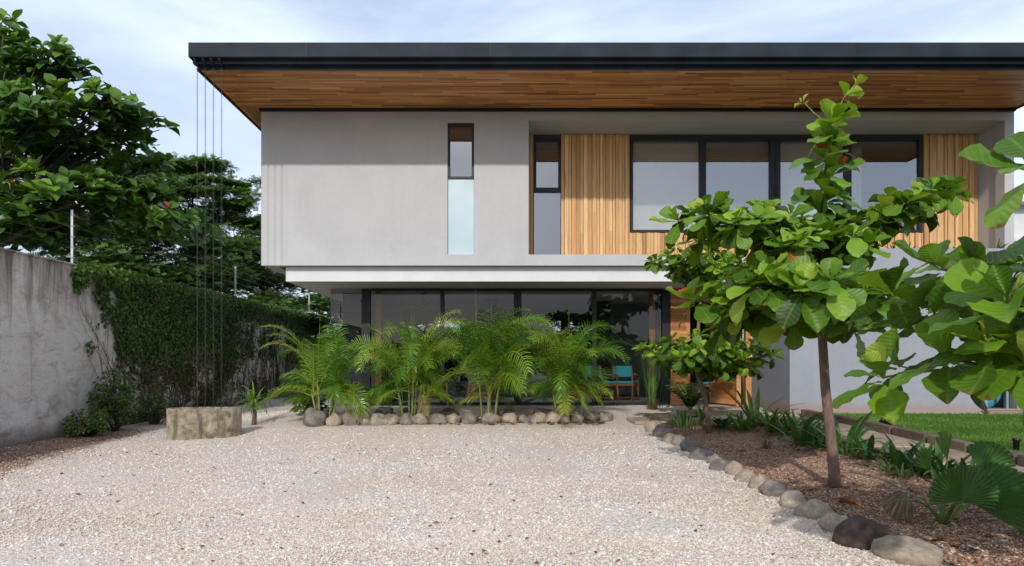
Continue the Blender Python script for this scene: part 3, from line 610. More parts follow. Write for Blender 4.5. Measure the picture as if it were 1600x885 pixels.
t = thing('ceiling_fan', 'dark ceiling fan hanging inside behind the left glass panes', 'fan', (-1.78, 16.0, 2.866))
m = MB(); m.tube([(0, 0, -.002), (0, 0, -.03), (0, 0, -.035), (0, 0, -.2), (0, 0, -.22), (0, 0, -.3), (0, 0, -.36)], [.06, .05, .015, .015, .07, .1, .05], 12); m.build('motor', M['blackplastic'], t, True)
for i in range(4):
    a = i * PI / 2 + .3; m = MB(); ca, sa = math.cos(a), math.sin(a)
    q = [(.09, -.04), (.55, -.07), (.58, 0), (.55, .07), (.09, .04)]; v = [(x * ca - y * sa, x * sa + y * ca, -.27 + y * .15) for x, y in q]; v2 = [(a_, b_, c_ - .012) for a_, b_, c_ in v]
    m.add(v + v2, [(0,1,2,3,4), (9,8,7,6,5)] + [(i_, i_ + 5, (i_ + 1) % 5 + 5, (i_ + 1) % 5) for i_ in range(5)]); m.build('blade', M['blackplastic'], t)
t = thing('wall_picture', 'small framed picture on the grey inside wall', 'picture', (3.35, 18.98, 2.0))
m = MB(); win_frame(m, -.13, .13, -.17, .17, -.03, -.002, .02); m.build('picture_frame', M['furniture'], t)
m = MB(); m.box(-.11, .11, -.018, -.005, -.15, .15); m.build('print', M['paper'], t)

# ------------------------------------------------------------------ rain chains
def chain_mesh(length):
    tv = []; tf = []; kk = 8
    pth = []
    for i in range(10):
        a = 2 * PI * i / 10; pth.append((.0105 * math.cos(a), 0, .023 * math.sin(a)))
    mb = MB(); mb.tube(pth + [pth[0]], ((.0025)), 5, cap=False); tv = np.array(mb.v); tf = np.array(mb.f)
    I = Inst([(tv, tf, np.zeros((len(tv), 2)))]); z = 0; i = 0; rc = random.Random(1)
    while z < length:
        a = (i % 2) * PI / 2 + rc.uniform(-.2, .2); R = np.array([[math.cos(a), -math.sin(a), 0], [math.sin(a), math.cos(a), 0], [0, 0, 1]])
        I.add(0, R, (0, 0, -z), .5); z += .038; i += 1
    return I.build('rain_chain', M['chain'])
ch = chain_mesh(5.80)
for i, x in enumerate(chx):
    o = ch if i == 0 else ch.copy()
    if i: COL.objects.link(o)
    o.location = (x + .006, 11.43, 6.20); o.rotation_euler.z = i * .7
    tag(o, ['leftmost of the four metal rain chains, nearest the roof corner', 'second of the four metal rain chains from the roof corner', 'third of the four metal rain chains from the roof corner', 'rightmost of the four metal rain chains under the eaves'][i], 'rain chain', 'rain chains hanging from the eaves')
# concrete basin, kidney shaped
def basin():
    t = thing('stone_basin', 'stained kidney shaped concrete basin under the rain chains', 'basin', (-4.93, 11.42, 0))
    n = 64; out = []; inn = []
    for i in range(n):
        a = 2 * PI * i / n; r = .46 + .135 * math.cos(2 * a) - .10 * math.exp(-((a - 1.5 * PI) / .45) ** 2) 
        out.append((r * math.cos(a), r * .72 * math.sin(a)))
    for x, y in out:
        l = math.hypot(x, y); inn.append((x * (l - .085) / l, y * (l - .085) / l))
    ca, sa = math.cos(.12), math.sin(.12); rot = lambda p: (p[0] * ca - p[1] * sa, p[0] * sa + p[1] * ca)
    out = [rot(p) for p in out]; inn = [rot(p) for p in inn]
    ztop = .52; rings = [(out, -.05), (out, ztop - .015), ([(x * .985, y * .985) for x, y in out], ztop), ([(x * 1.015, y * 1.015) for x, y in inn], ztop), (inn, ztop - .015), (inn, .34)]
    V = []; Fc = []
    for rg, z in rings:
        for x, y in rg: V.append((x + .004 * mnoise.noise((x * 9, y * 9, z * 9)), y, z + .006 * mnoise.noise((x * 5, y * 5, 2))))
    for k_ in range(len(rings) - 1):
        for i in range(n): a = k_ * n + i; b_ = k_ * n + (i + 1) % n; Fc.append((a, b_, b_ + n, a + n))
    m = MB(); m.add(V, Fc); m.build('shell', M['concrete'], t, True)
    m = MB(); m.add([(x, y, .36) for x, y in inn] + [(0, 0, .40)], [(i, (i + 1) % n, n) for i in range(n)]); m.build('gravel_fill', M['pathgravel'], t)
basin()

# ------------------------------------------------------------------ boundary wall, electric fence, ivy
WX = -7.53
wall = None
ysw = np.arange(-8, 30.01, .12); zsw = np.linspace(-.1, 2.985, 26)
V = []; ny = len(ysw); nz = len(zsw)
for z in zsw:
    for y in ysw: V.append((WX + .022 * mnoise.fractal((y * 2.3, z * 2.3, 1), 1, 2, 4), y, z))
Fc = [(j * ny + i, j * ny + i + 1, (j + 1) * ny + i + 1, (j + 1) * ny + i) for j in range(nz - 1) for i in range(ny - 1)]
m = MB(); m.add(V, Fc); b0 = len(V)
top = [(WX, y, 2.985 + .006 * mnoise.noise((y * 3, 0, 0))) for y in ysw]
m.add([(x + .022 * mnoise.fractal((y * 2.3, 2.985 * 2.3, 1), 1, 2, 4), y, 2.985) for x, y, z in top] + [(WX + .03, y, 2.99) for x, y, z in top] + [(WX + .03, y, 3.02 + .008 * mnoise.noise((y * 2, 5, 0))) for x, y, z in top] + [(WX - .22, y, 3.02) for x, y, z in top] + [(WX - .22, y, -.1) for x, y, z in top],
      [(k_ * ny + i, k_ * ny + i + 1, (k_ + 1) * ny + i + 1, (k_ + 1) * ny + i) for k_ in range(4) for i in range(ny - 1)])
m.add([(WX, -8, -.1), (WX - .22, -8, -.1), (WX - .22, -8, 3.0), (WX, -8, 3.0)], [(0, 1, 2, 3)])
tag(m.build('boundary_wall', M['wallrender'], smooth=True), 'rough stained concrete boundary wall along the left side', 'wall')
ef = thing('electric_fence', 'thin wire security fence on metal posts on top of the boundary wall', 'fence', (WX - .1, 0, 3.02))
posts = [-3.2, 4.5, 12.2, 19.75, 27.4]
for y in posts:
    m = MB(); m.box(-.02, .02, y - .008, y + .008, -.25, .98); 
    for i in range(5): m.tube([(-.028, y, .12 + i * .19), (.05, y, .12 + i * .19)], .012, 6)
    m.build('post', M['steel'], ef)
for i in range(5):
    m = MB(); pts = []
    for a, b_ in zip(posts[:-1], posts[1:]):
        for s_ in np.linspace(0, 1, 9)[:-1]: pts.append((.045, a + (b_ - a) * s_, .12 + i * .19 - .06 * 4 * s_ * (1 - s_)))
    pts.append((.045, posts[-1], .12 + i * .19)); m.tube(pts, .0011, 4); m.build('wire', M['steel'], ef)

# ivy on the wall
IL_v = np.array([(0, 0, 0), (-.5, .35, .05), (0, .45, .12), (.5, .35, .05), (-.32, .8, 0), (0, 1.0, -.05), (.32, .8, 0)]); IL_f = np.array([(0, 2, 1, 1), (0, 3, 2, 2)])
def quads_leaf():
    v = np.array([(0, 0, 0), (-.45, .4, .06), (0, 1, -.08), (.45, .4, .06)], float); f = np.array([(0, 3, 2, 1)]); return (v, f, np.zeros((4, 2)))
def leaf_two():
    v = np.array([(0, 0, 0), (-.42, .45, .08), (0, .5, -.02), (.42, .45, .08), (0, 1, -.1)], float); f = np.array([(0, 2, 1), (0, 3, 2), (1, 2, 4), (2, 3, 4)]); return (v, f, np.zeros((5, 2)))
I = Inst([leaf_two()]); R = random.Random(11)
def ivy_density(y, z):
    n1 = mnoise.fractal((y * .9, z * 1.3, 7), 1, 2, 5); n2 = mnoise.noise((y * 3.5, z * .8, 2)); n3 = mnoise.fractal((y * 3, z * 3, 4), 1, 2, 3)
    edge = float(np.interp(z, [0, .5, 1.0, 1.6, 2.0, 2.6, 3.0], [12.7, 12.9, 13.7, 13.4, 13.0, 13.0, 12.3]))
    d = sst(-.35, .55, y - edge + n1 * 1.3 + n3 * 1.1)
    low = sst(1.9, .9, z); d *= 1 - .78 * low * sst(-.1, .25, n1 + .12)
    if y > 18.5: d *= 1 - sst(18.5, 20.5, y) * (.95 - .95 * sst(2.3, 2.9, z)) * sst(-.2, .15, n2 + .1) 
    return d, low, n1
cnt = 0
while cnt < 30000:
    y = 11.9 + 17.6 * R.random() ** 1.35; z = R.uniform(.05, 3.05)
    d, low, n1 = ivy_density(y, z)
    if R.random() > d: continue
    cnt += 1; nrm = np.array([1, R.gauss(0, .45), R.gauss(.35, .4)]); dd = np.array([R.gauss(0, .3), R.gauss(0, .6), -1 + R.gauss(0, .7)])
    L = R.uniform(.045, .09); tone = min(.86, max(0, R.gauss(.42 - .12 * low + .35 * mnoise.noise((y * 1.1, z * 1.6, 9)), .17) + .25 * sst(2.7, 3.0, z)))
    if low > .3 and R.random() < .45 * low: tone = R.uniform(.9, 1.0)
    if y > 18 and R.random() < .3: tone = R.uniform(.0, .15)
    x = WX + .02 + R.random() ** 2 * .14 * d + (.05 if z > 2.9 else 0)
    I.add(0, frame(dd, nrm, L), (x, y, z), tone)
for _ in range(9000):   # growth over the coping
    y = 12.6 + 17 * R.random(); hgt = .10 * (1 + .7 * mnoise.noise((y * 1.4, 0, 0)))
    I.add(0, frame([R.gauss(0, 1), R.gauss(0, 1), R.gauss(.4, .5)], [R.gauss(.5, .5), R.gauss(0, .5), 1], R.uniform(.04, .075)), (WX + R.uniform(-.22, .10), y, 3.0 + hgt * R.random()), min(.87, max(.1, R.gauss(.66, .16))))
iv = thing('climbing_ivy', 'dense dark green creeper covering the far part of the boundary wall', 'creeper', (0, 0, 0))
I.build('foliage', M['ivy'], iv)
m = MB()
for i in range(150):
    y = R.uniform(13.2, 29) if i > 40 else R.uniform(12.9, 15.5); z = R.uniform(0, .4) if i > 40 else R.uniform(.3, 2.2); pts = [(WX + .015, y, z)]
    dy = R.gauss(0, .25) if i > 40 else -abs(R.gauss(.5, .3)); 
    for s_ in range(R.randint(7, 16)):
        y += dy * .12 + R.gauss(0, .05); z += R.uniform(.10, .22); dy += R.gauss(0, .2)
        if z > 2.98: break
        pts.append((WX + .02 + R.random() * .01, y, z))
    if len(pts) > 2: m.tube(pts, [(.012 if i > 40 else .004) * (1 - .7 * j / len(pts)) for j in range(len(pts))], 4)
m.build('vine_stem', M['darkbark'], iv)

# ------------------------------------------------------------------ plants: templates
def almond_template(droop, fold, wavy, seed, rows=9):
    r = random.Random(seed); ws = [.035, .08, .14, .21, .285, .345, .36, .31, .19, .03]; V = []; U = []
    for i in range(rows + 1):
        s_ = (0, .12, .25, .38, .52, .66, .78, .88, .96, 1)[i]; w = ws[i]; z = -droop * s_ ** 2 * 1.0 + .02 * math.sin(s_ * 9)
        yy = s_ * (1 - .25 * droop * s_)
        for j, c in enumerate((-1, -.5, 0, .5, 1)):
            V.append((c * w, yy + (.01 * r.gauss(0, 1) if abs(c) == 1 else 0), z + fold * abs(c) ** 1.5 * w + (wavy * math.sin(i * 2.4 + c * 1.7 + seed) * abs(c) if i < rows else 0)))
            U.append((.5 + c * w, s_))
    Fq = []
    for i in range(rows):
        for j in range(4): a = i * 5 + j; Fq.append((a, a + 1, a + 6, a + 5))
    return (np.array(V), np.array(Fq), np.array(U))
AT = [almond_template(.10, .18, .02, 1), almond_template(.35, .12, .028, 2), almond_template(.6, .28, .022, 3), almond_template(-.1, .35, .025, 4), almond_template(.25, .9, .03, 5), almond_template(.45, .05, .035, 6)]
def small_template(droop, fold):
    ws = [.04, .2, .40, .33, 0]; V = []
    for i in range(5):
        s_ = i / 4
        for c in (-1, 0, 1): V.append((c * ws[i], s_, -droop * s_ ** 2 + fold * abs(c) * ws[i]))
    Fq = [(i * 3 + j, i * 3 + j + 1, i * 3 + j + 4, i * 3 + j + 3) for i in range(4) for j in range(2)]
    return (np.array(V), np.array(Fq), np.zeros((15, 2)))
ST = [small_template(.1, .3), small_template(.35, .2), small_template(.3, .8)]
def rosette(I, R, c, axis, n, L, spread=(0.15, 1.25), tone=(.5, .18), nT=None, young=.15):
    """whorl of leaves at a branch tip; spread = leaf elevation from the axis in radians"""
    axis = Vector(axis).normalized(); u = axis.orthogonal().normalized(); v = axis.cross(u); ph = R.uniform(0, 6.28); nT = nT or len(I.T)
    for i in range(n):
        s_ = i / max(1, n - 1); a = ph + i * 2.4; el = spread[0] + (spread[1] - spread[0]) * s_ + R.gauss(0, .12)
        rad = u * math.cos(a) + v * math.sin(a)
        d = axis * math.cos(el) + rad * math.sin(el); d.z -= .10 + .25 * s_
        nrm = axis * math.sin(el) - rad * math.cos(el) + Vector((R.gauss(0, .2), R.gauss(0, .2) - .1, .35))
        l = L * (.55 + .45 * min(1, s_ * 2.2)) * R.uniform(.8, 1.15)
        tn = min(.93, max(0, R.gauss(tone[0] + young * (1 - s_) * 2, tone[1])))
        if R.random() < .006: tn = 1.0
        I.add(R.randrange(nT), frame(d, nrm, l, l * R.uniform(.85, 1.1)), tuple(Vector(c) - axis * (.05 * L * s_ * 3) + d * .02), tn)
def branch(m, R, a, b_, r0, r1, sag=.05, n=6):
    a = Vector(a); b_ = Vector(b_); pts = []
    off = Vector((R.gauss(0, .04), R.gauss(0, .04), R.gauss(0, .03))) * (b_ - a).length
    for i in range(n + 1):
        s_ = i / n; p = a.lerp(b_, s_) + off * math.sin(s_ * PI); p.z -= sag * math.sin(s_ * PI) * (b_ - a).length; pts.append(p)
    m.tube(pts, [r0 + (r1 - r0) * i / n for i in range(n + 1)], 7); return pts

def almond_tree(label, trunk_pts, trunk_r, specs, extra, L0, R, base, tone=(.5, .18), name='almond_tree', per=9, sub=1.0, lm=(1, 1, 1)):
    """specs: (z height, trunk index point, [(azimuth, length, rise)])"""
    base = Vector(base); t = thing(name, label, 'tree', base); I = Inst(AT); m = MB()
    tp = [Vector(p) - base for p in trunk_pts]; m.tube(tp, trunk_r, 10)
    for si, (p0, tips) in enumerate(specs):
        L = L0 * lm[si]; p0 = Vector(p0) - base
        for tip, r0 in tips:
            tip = Vector(tip) - base; pts = branch(m, R, p0, tip, r0, r0 * .35, -.02)
            d = (tip - p0); dl = d.length; d.normalize()
            rosette(I, R, tip, d * .5 + Vector((0, 0, .8)), per + 2, L, tone=tone, spread=(.15, 1.7))
            k_ = int(dl / (L * .62) * sub)
            for j in range(k_):
                s_ = (j + .7) / (k_ + .3)
                if s_ < .12: continue
                q = pts[min(len(pts) - 1, int(s_ * 6))].copy(); side = d.cross(Vector((0, 0, 1))) * R.choice((-1, 1)) 
                e = q + side * R.uniform(.12, .42) * L * 2.2 + Vector((0, 0, R.uniform(-.02, .35) * L * 1.3)) + d * L * .3
                branch(m, R, q, e, r0 * .45, r0 * .2, 0, 3)
                rosette(I, R, e, (e - q).normalized() * .45 + Vector((0, 0, .8)), per - 1, L * .95, tone=tone, spread=(.25, 1.75))
    for c, ax, n, l, tn in extra:
        rosette(I, R, Vector(c) - base, ax, n, l, tone=(tn, .12))
    m.build('trunk', M['bark'], t, True); I.build('crown', M['almond'], t)
    return t
# tree A: in the bed, tiers measured from the photo
R = random.Random(21)
YA = 6.93
def A(px, py, dy=0): return P(px, py, YA + dy)
trunk = [A(1306, 772), A(1303, 735), A(1298, 680), A(1290, 610), A(1285, 530), A(1288, 470), A(1283, 400), A(1281, 330), A(1290, 270), A(1298, 215), A(1303, 185)]
tr_r = [.062, .056, .05, .046, .043, .04, .034, .026, .02, .014, .008]
specs = [
  (A(1287, 480), [(A(1085, 470, -.2), .026), (A(1130, 505, .5), .022), (A(1175, 450, -.8), .024), (A(1215, 470, .9), .022), (A(1255, 455, -1.2), .024), (A(1300, 440, -1.3), .02), (A(1345, 470, -.7), .022), (A(1390, 470, .3), .022), (A(1330, 480, 1.1), .02), (A(1240, 500, -.5), .02), (A(1335, 510, -.3), .018), (A(1155, 490, 0), .02), (A(1290, 500, .8), .018)]),
  (A(1283, 395), [(A(1060, 345, -.1), .024), (A(1105, 335, -.4), .02), (A(1090, 375, .3), .02), (A(1150, 350, -.7), .022), (A(1180, 375, .6), .02), (A(1230, 385, -.8), .018), (A(1350, 380, -.5), .018), (A(1390, 350, .2), .02), (A(1440, 325, -.1), .022), (A(1485, 305, .1), .016), (A(1330, 390, .8), .018)]),
]
extra = [(A(1300, 190), (.1, -.1, 1), 10, .27, .6)] + [(A(1298 - 16 * i / 9 + (6 if i % 2 else -6), 212 + i * 20, -.03 - .03 * (i % 3)), (.35 * (1 if i % 2 else -1), -.35, .9), 8, .27 + .01 * i, .55 - .02 * i) for i in range(10)] + [
         (A(1255, 160, -.05), (-.6, -.2, .6), 5, .08, .8), (A(1320, 150, -.05), (.7, 0, .6), 5, .17, .78), (A(1335, 135, 0), (.5, -.2, .8), 4, .14, .8)]
ta = almond_tree('slender broad leaved sapling with tiered branches, reaching up to the eaves', trunk, tr_r, specs, extra, .25, R, A(1306, 772), tone=(.44, .2), lm=(1.28, .98, 1), per=9, sub=1.25)
m = MB(); bs = A(1306, 772)
for a, b_ in (((1301, 200), (1320, 150)), ((1301, 200), (1256, 160)), ((1320, 150), (1348, 118))): branch(m, R, A(*a) - bs, A(*b_) - bs, .007, .004, 0, 3)
m.build('twig', M['cane'], ta, True)
# tree B: smaller, farther in the bed
YBt = 11.3
def B(px, py, dy=0): return P(px, py, YBt + dy)
zb = zg(3.46, YBt)
tb = [B(1108, 680), B(1106, 650), B(1100, 615), B(1090, 585), B(1088, 550), B(1092, 500), B(1096, 450), B(1098, 400)]
specs = [(B(1090, 580), [(B(px, py, dy), .02) for px, py, dy in ((1005, 545, 0), (1030, 555, -.6), (1050, 535, .6), (1065, 560, -1.1), (1100, 545, -1.2), (1120, 560, .9), (1140, 545, -.8), (1165, 560, .3), (1185, 540, -.4), (1205, 555, 0), (1180, 575, -.2), (1045, 570, .2), (1130, 575, -.5), (1085, 530, 0), (1150, 530, .4))]),
         (B(1096, 440), [(B(px, py, dy), .018) for px, py, dy in ((1020, 410, 0), (1045, 400, -.5), (1060, 425, .5), (1085, 395, -.8), (1110, 385, .2), (1125, 420, -.7), (1140, 405, .6), (1165, 415, -.2), (1185, 425, .2), (1080, 430, -.3))])]
almond_tree('short dark leaved sapling at the far end of the bed near the entrance', tb, [.045, .042, .038, .035, .03, .026, .02, .01], specs, [], .20, R, B(1108, 680), tone=(.42, .2), per=9)
# tree C: nearest, trunk outside the frame at the right
R = random.Random(5)
base = Vector((3.45, 3.35, zg(3.45, 3.35)))
tcn = [base, base + Vector((-.02, .02, .6)), base + Vector((.02, 0, 1.1)), base + Vector((0, .02, 1.5)), base + Vector((-.03, 0, 2.0)), base + Vector((0, 0, 2.6)), base + Vector((.02, 0, 3.0))]
C_ = lambda px, py, Y: P(px, py, Y)
specs = [(tcn[3], [(C_(1395, 455, 4.1), .022), (C_(1470, 420, 3.6), .022), (C_(1440, 480, 3.9), .02), (C_(1540, 430, 3.2), .022), (C_(1575, 470, 2.9), .02), (C_(1500, 470, 4.3), .02), (Vector((4.5, 3.6, 1.75)), .022), (Vector((4.1, 4.4, 1.6)), .022), (Vector((4.2, 2.5, 1.85)), .02), (C_(1560, 490, 4.0), .02)]),
         (tcn[2], [(C_(1380, 590, 3.7), .018), (C_(1480, 560, 3.3), .02), (C_(1545, 540, 3.1), .02), (C_(1600, 560, 3.0), .018), (C_(1570, 520, 3.9), .018), (Vector((4.4, 3.9, 1.4)), .02)]),
         (tcn[4], [(C_(1622, 262, 2.75), .018), (Vector((4.3, 3.2, 2.6)), .016), (Vector((3.8, 4.2, 2.6)), .016)])]
almond_tree('nearest broad leaved tree, its big leaves filling the right edge of the picture', tcn, [.06, .055, .05, .045, .035, .025, .01], specs, [(tcn[6], (0, 0, 1), 9, .28, .6)], .28, R, base, tone=(.40, .2), per=7, sub=.5)

# ------------------------------------------------------------------ palms
def frond(m, R, base, az, el, L, bend, tone, nl=30, lw=.016, ll=.32):
    """arching feather leaf"""
    p = Vector(base); pts = [p.copy()]; dirs = []; n = 16; e = el
    hz = Vector((math.cos(az), math.sin(az), 0))
    for i in range(n):
        d = hz * math.cos(e) + Vector((0, 0, math.sin(e))); dirs.append(d); p = p + d * (L / n); pts.append(p.copy()); e -= bend / n * (0.4 + 1.2 * i / n)
    dirs.append(d); m.tube(pts, [.009 * (1 - .8 * i / n) + .001 for i in range(n + 1)], 5, min(1, tone + .25))
    side0 = hz.cross(Vector((0, 0, 1))).normalized(); roll = R.gauss(0, .35)
    for i in range(nl):
        s_ = .16 + .84 * (i + .5) / nl; f = s_ * n; k_ = min(n - 1, int(f)); q = pts[k_].lerp(pts[k_ + 1], f - k_); d = dirs[k_]
        up = side0.cross(d).normalized(); side = (side0 * math.cos(roll) + up * math.sin(roll)); upr = side.cross(d)
        if upr.z < 0: upr = -upr
        l = ll * (math.sin(PI * (.12 + .80 * s_)) ** .7) * R.uniform(.88, 1.08); fw = .42 + .55 * s_ ** 2
        for sg_ in (-1, 1):
            dd = (side * sg_ + d * fw + upr * R.uniform(.15, .45)).normalized(); a = q.copy(); w = d * lw; vv = []; tt = []
            for j, wf in enumerate((.6, 1, .75, .04)):
                vv += [a - w * wf * .5, a + w * wf * .5]; tt += [min(1, max(0, tone + R.gauss(0, .02)))] * 2
                a = a + dd * (l / 3); dd = (dd + Vector((0, 0, -.26 - .16 * j)) * R.uniform(.8, 1.4)).normalized()
            if R.random() < .12: tt[-2:] = [1, 1]
            m.add(vv, [(0, 1, 3, 2), (2, 3, 5, 4), (4, 5, 7, 6)], tt)
def areca(px, Y, hh, nf, seed, label, lean=0, shape=None):
    R = random.Random(seed); x = (px - CX) * Y / F; b = Vector((x, Y, zg(x, Y) + .05)); t = thing('areca_palm', label, 'palm', b, group='palms in the stone edged bed')
    m = MB(); fm = MB(); heads = []
    for i in range(9):
        a = R.uniform(0, 6.28); r = R.uniform(.04, .2); bx, by = r * math.cos(a), r * math.sin(a); h = hh * R.uniform(.22, .46); tx, ty = bx * 2.0 + lean * h * .3, by * 2.0
        m.tube([(bx, by, -.05), (bx * 1.2 + (tx - bx) * .3, by * 1.2, h * .5), (tx, ty, h)], [.024, .019, .014], 7); heads.append(Vector((tx, ty, h)))
    for i in range(nf):
        hd = heads[i % len(heads)]; az = math.atan2(hd.y, hd.x) + R.gauss(0, 1.0); el = R.choice([1.45, 1.38, 1.25, 1.05, .75, .3]) + R.gauss(0, .1)
        L = hh * (R.uniform(.64, .88) if el > .9 else R.uniform(.38, .54)); hd = hd * R.uniform(.5, 1); frond(fm, R, hd, az, el, L, R.uniform(1.5, 2.7) if el > .4 else R.uniform(.9, 1.5), min(.92, max(.05, R.gauss(.5, .26) + (.18 if el < .7 else 0))), nl=27, ll=.36 * hh / 1.9, lw=.023)
    for _ in range(3):  # dead drooping fronds
        hd = R.choice(heads); frond(fm, R, hd * .7, R.uniform(0, 6.28), .1, hh * .38, 1.4, 1.0, nl=20, ll=.22, lw=.013)
    for _ in range(2):  # spear leaves
        hd = R.choice(heads); fm.tube([hd, hd + Vector((R.gauss(0, .05), R.gauss(0, .05), hh * .62))], [.008, .001], 5, .85)
    m.build('stem', M['cane'], t, True); fm.build('foliage', M['palm'], t)
    t.scale = (.82, .95, 1.06)
areca(505, 12.45, 1.95, 32, 2, 'feathery palm at the left end of the stone edged bed')
areca(640, 12.6, 2.0, 54, 3, 'bushy feathery palm, second from the left in the stone edged bed')
areca(762, 12.6, 2.2, 56, 4, 'tallest feathery palm, third from the left in the stone edged bed')
areca(885, 12.6, 2.05, 50, 9, 'feathery palm at the right end of the stone edged bed')

# strap leaved plants
def blade(m, R, b, az, el, L, w, droop, tone, n=6, fold=.3, edge=None):
    p = Vector(b); hz = Vector((math.cos(az), math.sin(az), 0)); side = hz.cross(Vector((0, 0, 1))); e = el; V = []; T = []
    for i in range(n + 1):
        s_ = i / n; d = hz * math.cos(e) + Vector((0, 0, math.sin(e))); ww = w * (.55 + 1.2 * s_ if s_ < .38 else 1.0) * (1 - max(0, (s_ - .45) / .55) ** 1.6)
        up = side.cross(d); 
        if up.z < 0 and el < 1.5: up = -up
        V += [p - side * ww * .5 + up * fold * ww * .5, p, p + side * ww * .5 + up * fold * ww * .5]; T += [edge if edge else tone, tone, edge if edge else tone]
        p = p + d * (L / n); e -= droop / n
    m.add(V, [(i * 3 + j, i * 3 + j + 1, i * 3 + j + 4, i * 3 + j + 3) for i in range(n) for j in range(2)], T)
def strap_plant(name, label, x, y, n, L, w, el, droop, tone, R, stem=0, z=None, edge=None, cat='plant', group=None, mat='strap', spreadr=.06):
    zz = zg(x, y) + .03 if z is None else z; t = thing(name, label, cat, (x, y, zz), group=group); m = MB()
    for i in range(n):
        a = R.uniform(0, 6.28); s_ = i / max(1, n - 1)
        blade(m, R, (spreadr * math.cos(a) * R.random(), spreadr * math.sin(a) * R.random(), stem * (.5 + .5 * s_) if stem else 0), a, el[0] + (el[1] - el[0]) * R.random(), L * R.uniform(.65, 1.1), w * R.uniform(.8, 1.1), droop * R.uniform(.5, 1.3), min(.88, max(0, R.gauss(tone, .13))), edge=edge)
    m.build('foliage', M[mat], t)
    if stem:
        m = MB(); m.tube([(0, 0, -.03), (.01, 0, stem * .5), (0, .01, stem)], [.05, .04, .02], 8); m.build('stem', M['bark'], t, True)
    return t
def gp(px, py):
    for Y in np.arange(3.5, 18, .02):
        x = (px - CX) * Y / F
        if CY + F * (H - zg(x, Y)) / Y <= py: return x, Y
    return x, 18
R = random.Random(31)
x, y = gp(397, 664)
strap_plant('cabbage_palm', 'spiky young plant with drooping narrow leaves beside the concrete basin', x, y, 46, .62, .032, (.2, 1.45), 1.9, .6, R, stem=.42, mat='palm')
x, y = gp(487, 648)
def shrub(name, label, x, y, w, h, n, L, R, mat='bgleaf', tone=.6, z=None, group=None, stemc='darkbark'):
    zz = zg(x, y) if z is None else z; t = thing(name, label, 'shrub', (x, y, zz), group=group); I = Inst(ST); m = MB()
    for i in range(n):
        a = R.uniform(0, 6.28); r = R.random() ** .5; c = Vector((w * r * math.cos(a), w * r * math.sin(a), h * (.25 + .75 * R.random()) * (1 - .45 * r * r)))
        if i % 3 == 0: m.tube([(c.x * .15, c.y * .15, -.02), (c.x * .5, c.y * .5, c.z * .6), c], [.012, .008, .004], 5)
        rosette(I, R, c, (c.x, c.y - .1, .5 + c.z), 6, L, tone=(tone, .2))
    m.build('stem', M[stemc], t, True); I.build('foliage', M[mat], t); return t
shrub('leafy_shrub', 'small round leaved green shrub behind the leftmost palm', x, y, .32, .62, 60, .11, R, tone=.8)
# base bush at the wall
x, y = -7.05, 12.2
shrub('wall_bush', 'bushy green weed growing at the foot of the boundary wall', -7.12, 12.6, .38, 1.25, 260, .06, R, 'ivy', .5)
shrub('wall_bush', 'low bright green weed at the left end of the creeper', -7.1, 11.8, .36, .50, 170, .055, R, 'ivy', .62)
shrub('wall_bush', 'dark straggly bush behind the concrete basin', -7.0, 13.9, .35, .7, 110, .06, R, 'ivy', .35)
# papyrus
x, y = gp(1019, 640)
t = thing('papyrus_clump', 'tall thin grass clump with brown base by the right end of the glass wall', 'plant', (x, y, zg(x, y))); m = MB()
for i in range(70):
    a = R.uniform(0, 6.28); blade(m, R, (R.gauss(0, .04), R.gauss(0, .04), 0), a, R.uniform(1.35, 1.55), R.uniform(1.1, 1.65), .008, R.uniform(0, .5), min(.86, max(.2, R.gauss(.6, .15))))
for i in range(30):
    a = R.uniform(0, 6.28); blade(m, R, (R.gauss(0, .05), R.gauss(0, .05), 1.3 + R.gauss(0, .1)), a, R.uniform(.3, 1.3), R.uniform(.2, .4), .006, 1.6, .7)
m.build('foliage', M['strap'], t); m = MB()
for i in range(70): a = R.uniform(0, 6.28); blade(m, R, (R.gauss(0, .06), R.gauss(0, .06), -.01), a, R.uniform(.7, 1.5), R.uniform(.12, .34), .014, .6, 1.0)
m.build('dry_leaves', M['strap'], t)
# zz plant by the entrance
x, y = gp(1078, 648)
t = thing('zz_plant', 'glossy dark green plant with arching stems beside the plank panel', 'plant', (x, y, zg(x, y))); I = Inst(ST); m = MB()
for i in range(22):
    a = R.uniform(0, 6.28); ln_ = R.uniform(.5, .85); tx, ty = ln_ * .6 * math.cos(a), ln_ * .5 * math.sin(a); pts = [Vector((tx * s_ ** 1.6, ty * s_ ** 1.6, ln_ * s_ * (1 - .25 * s_))) for s_ in np.linspace(0, 1, 9)]
    m.tube(pts, [.012 - .001 * j for j in range(9)], 5, .5)
    for j in range(2, 9):
        for sg_ in (-1, 1):
            d = (pts[j] - pts[j - 1]).normalized(); sd = d.cross(Vector((0, 0, 1))).normalized() * sg_
            I.add(R.randrange(2), frame(sd + d * .7 + Vector((0, 0, .2)), (0, -.2, 1), .12, .11), tuple(pts[j]), R.uniform(.1, .6))
m.build('stem', M['cane'], t, True); I.build('foliage', M['bgleaf'], t)
x, y = gp(1098, 660); strap_plant('striped_plant', 'small cream striped plant at the foot of the glossy plant by the entrance', x, y, 16, .34, .04, (.7, 1.4), .7, .6, R, edge=.94)
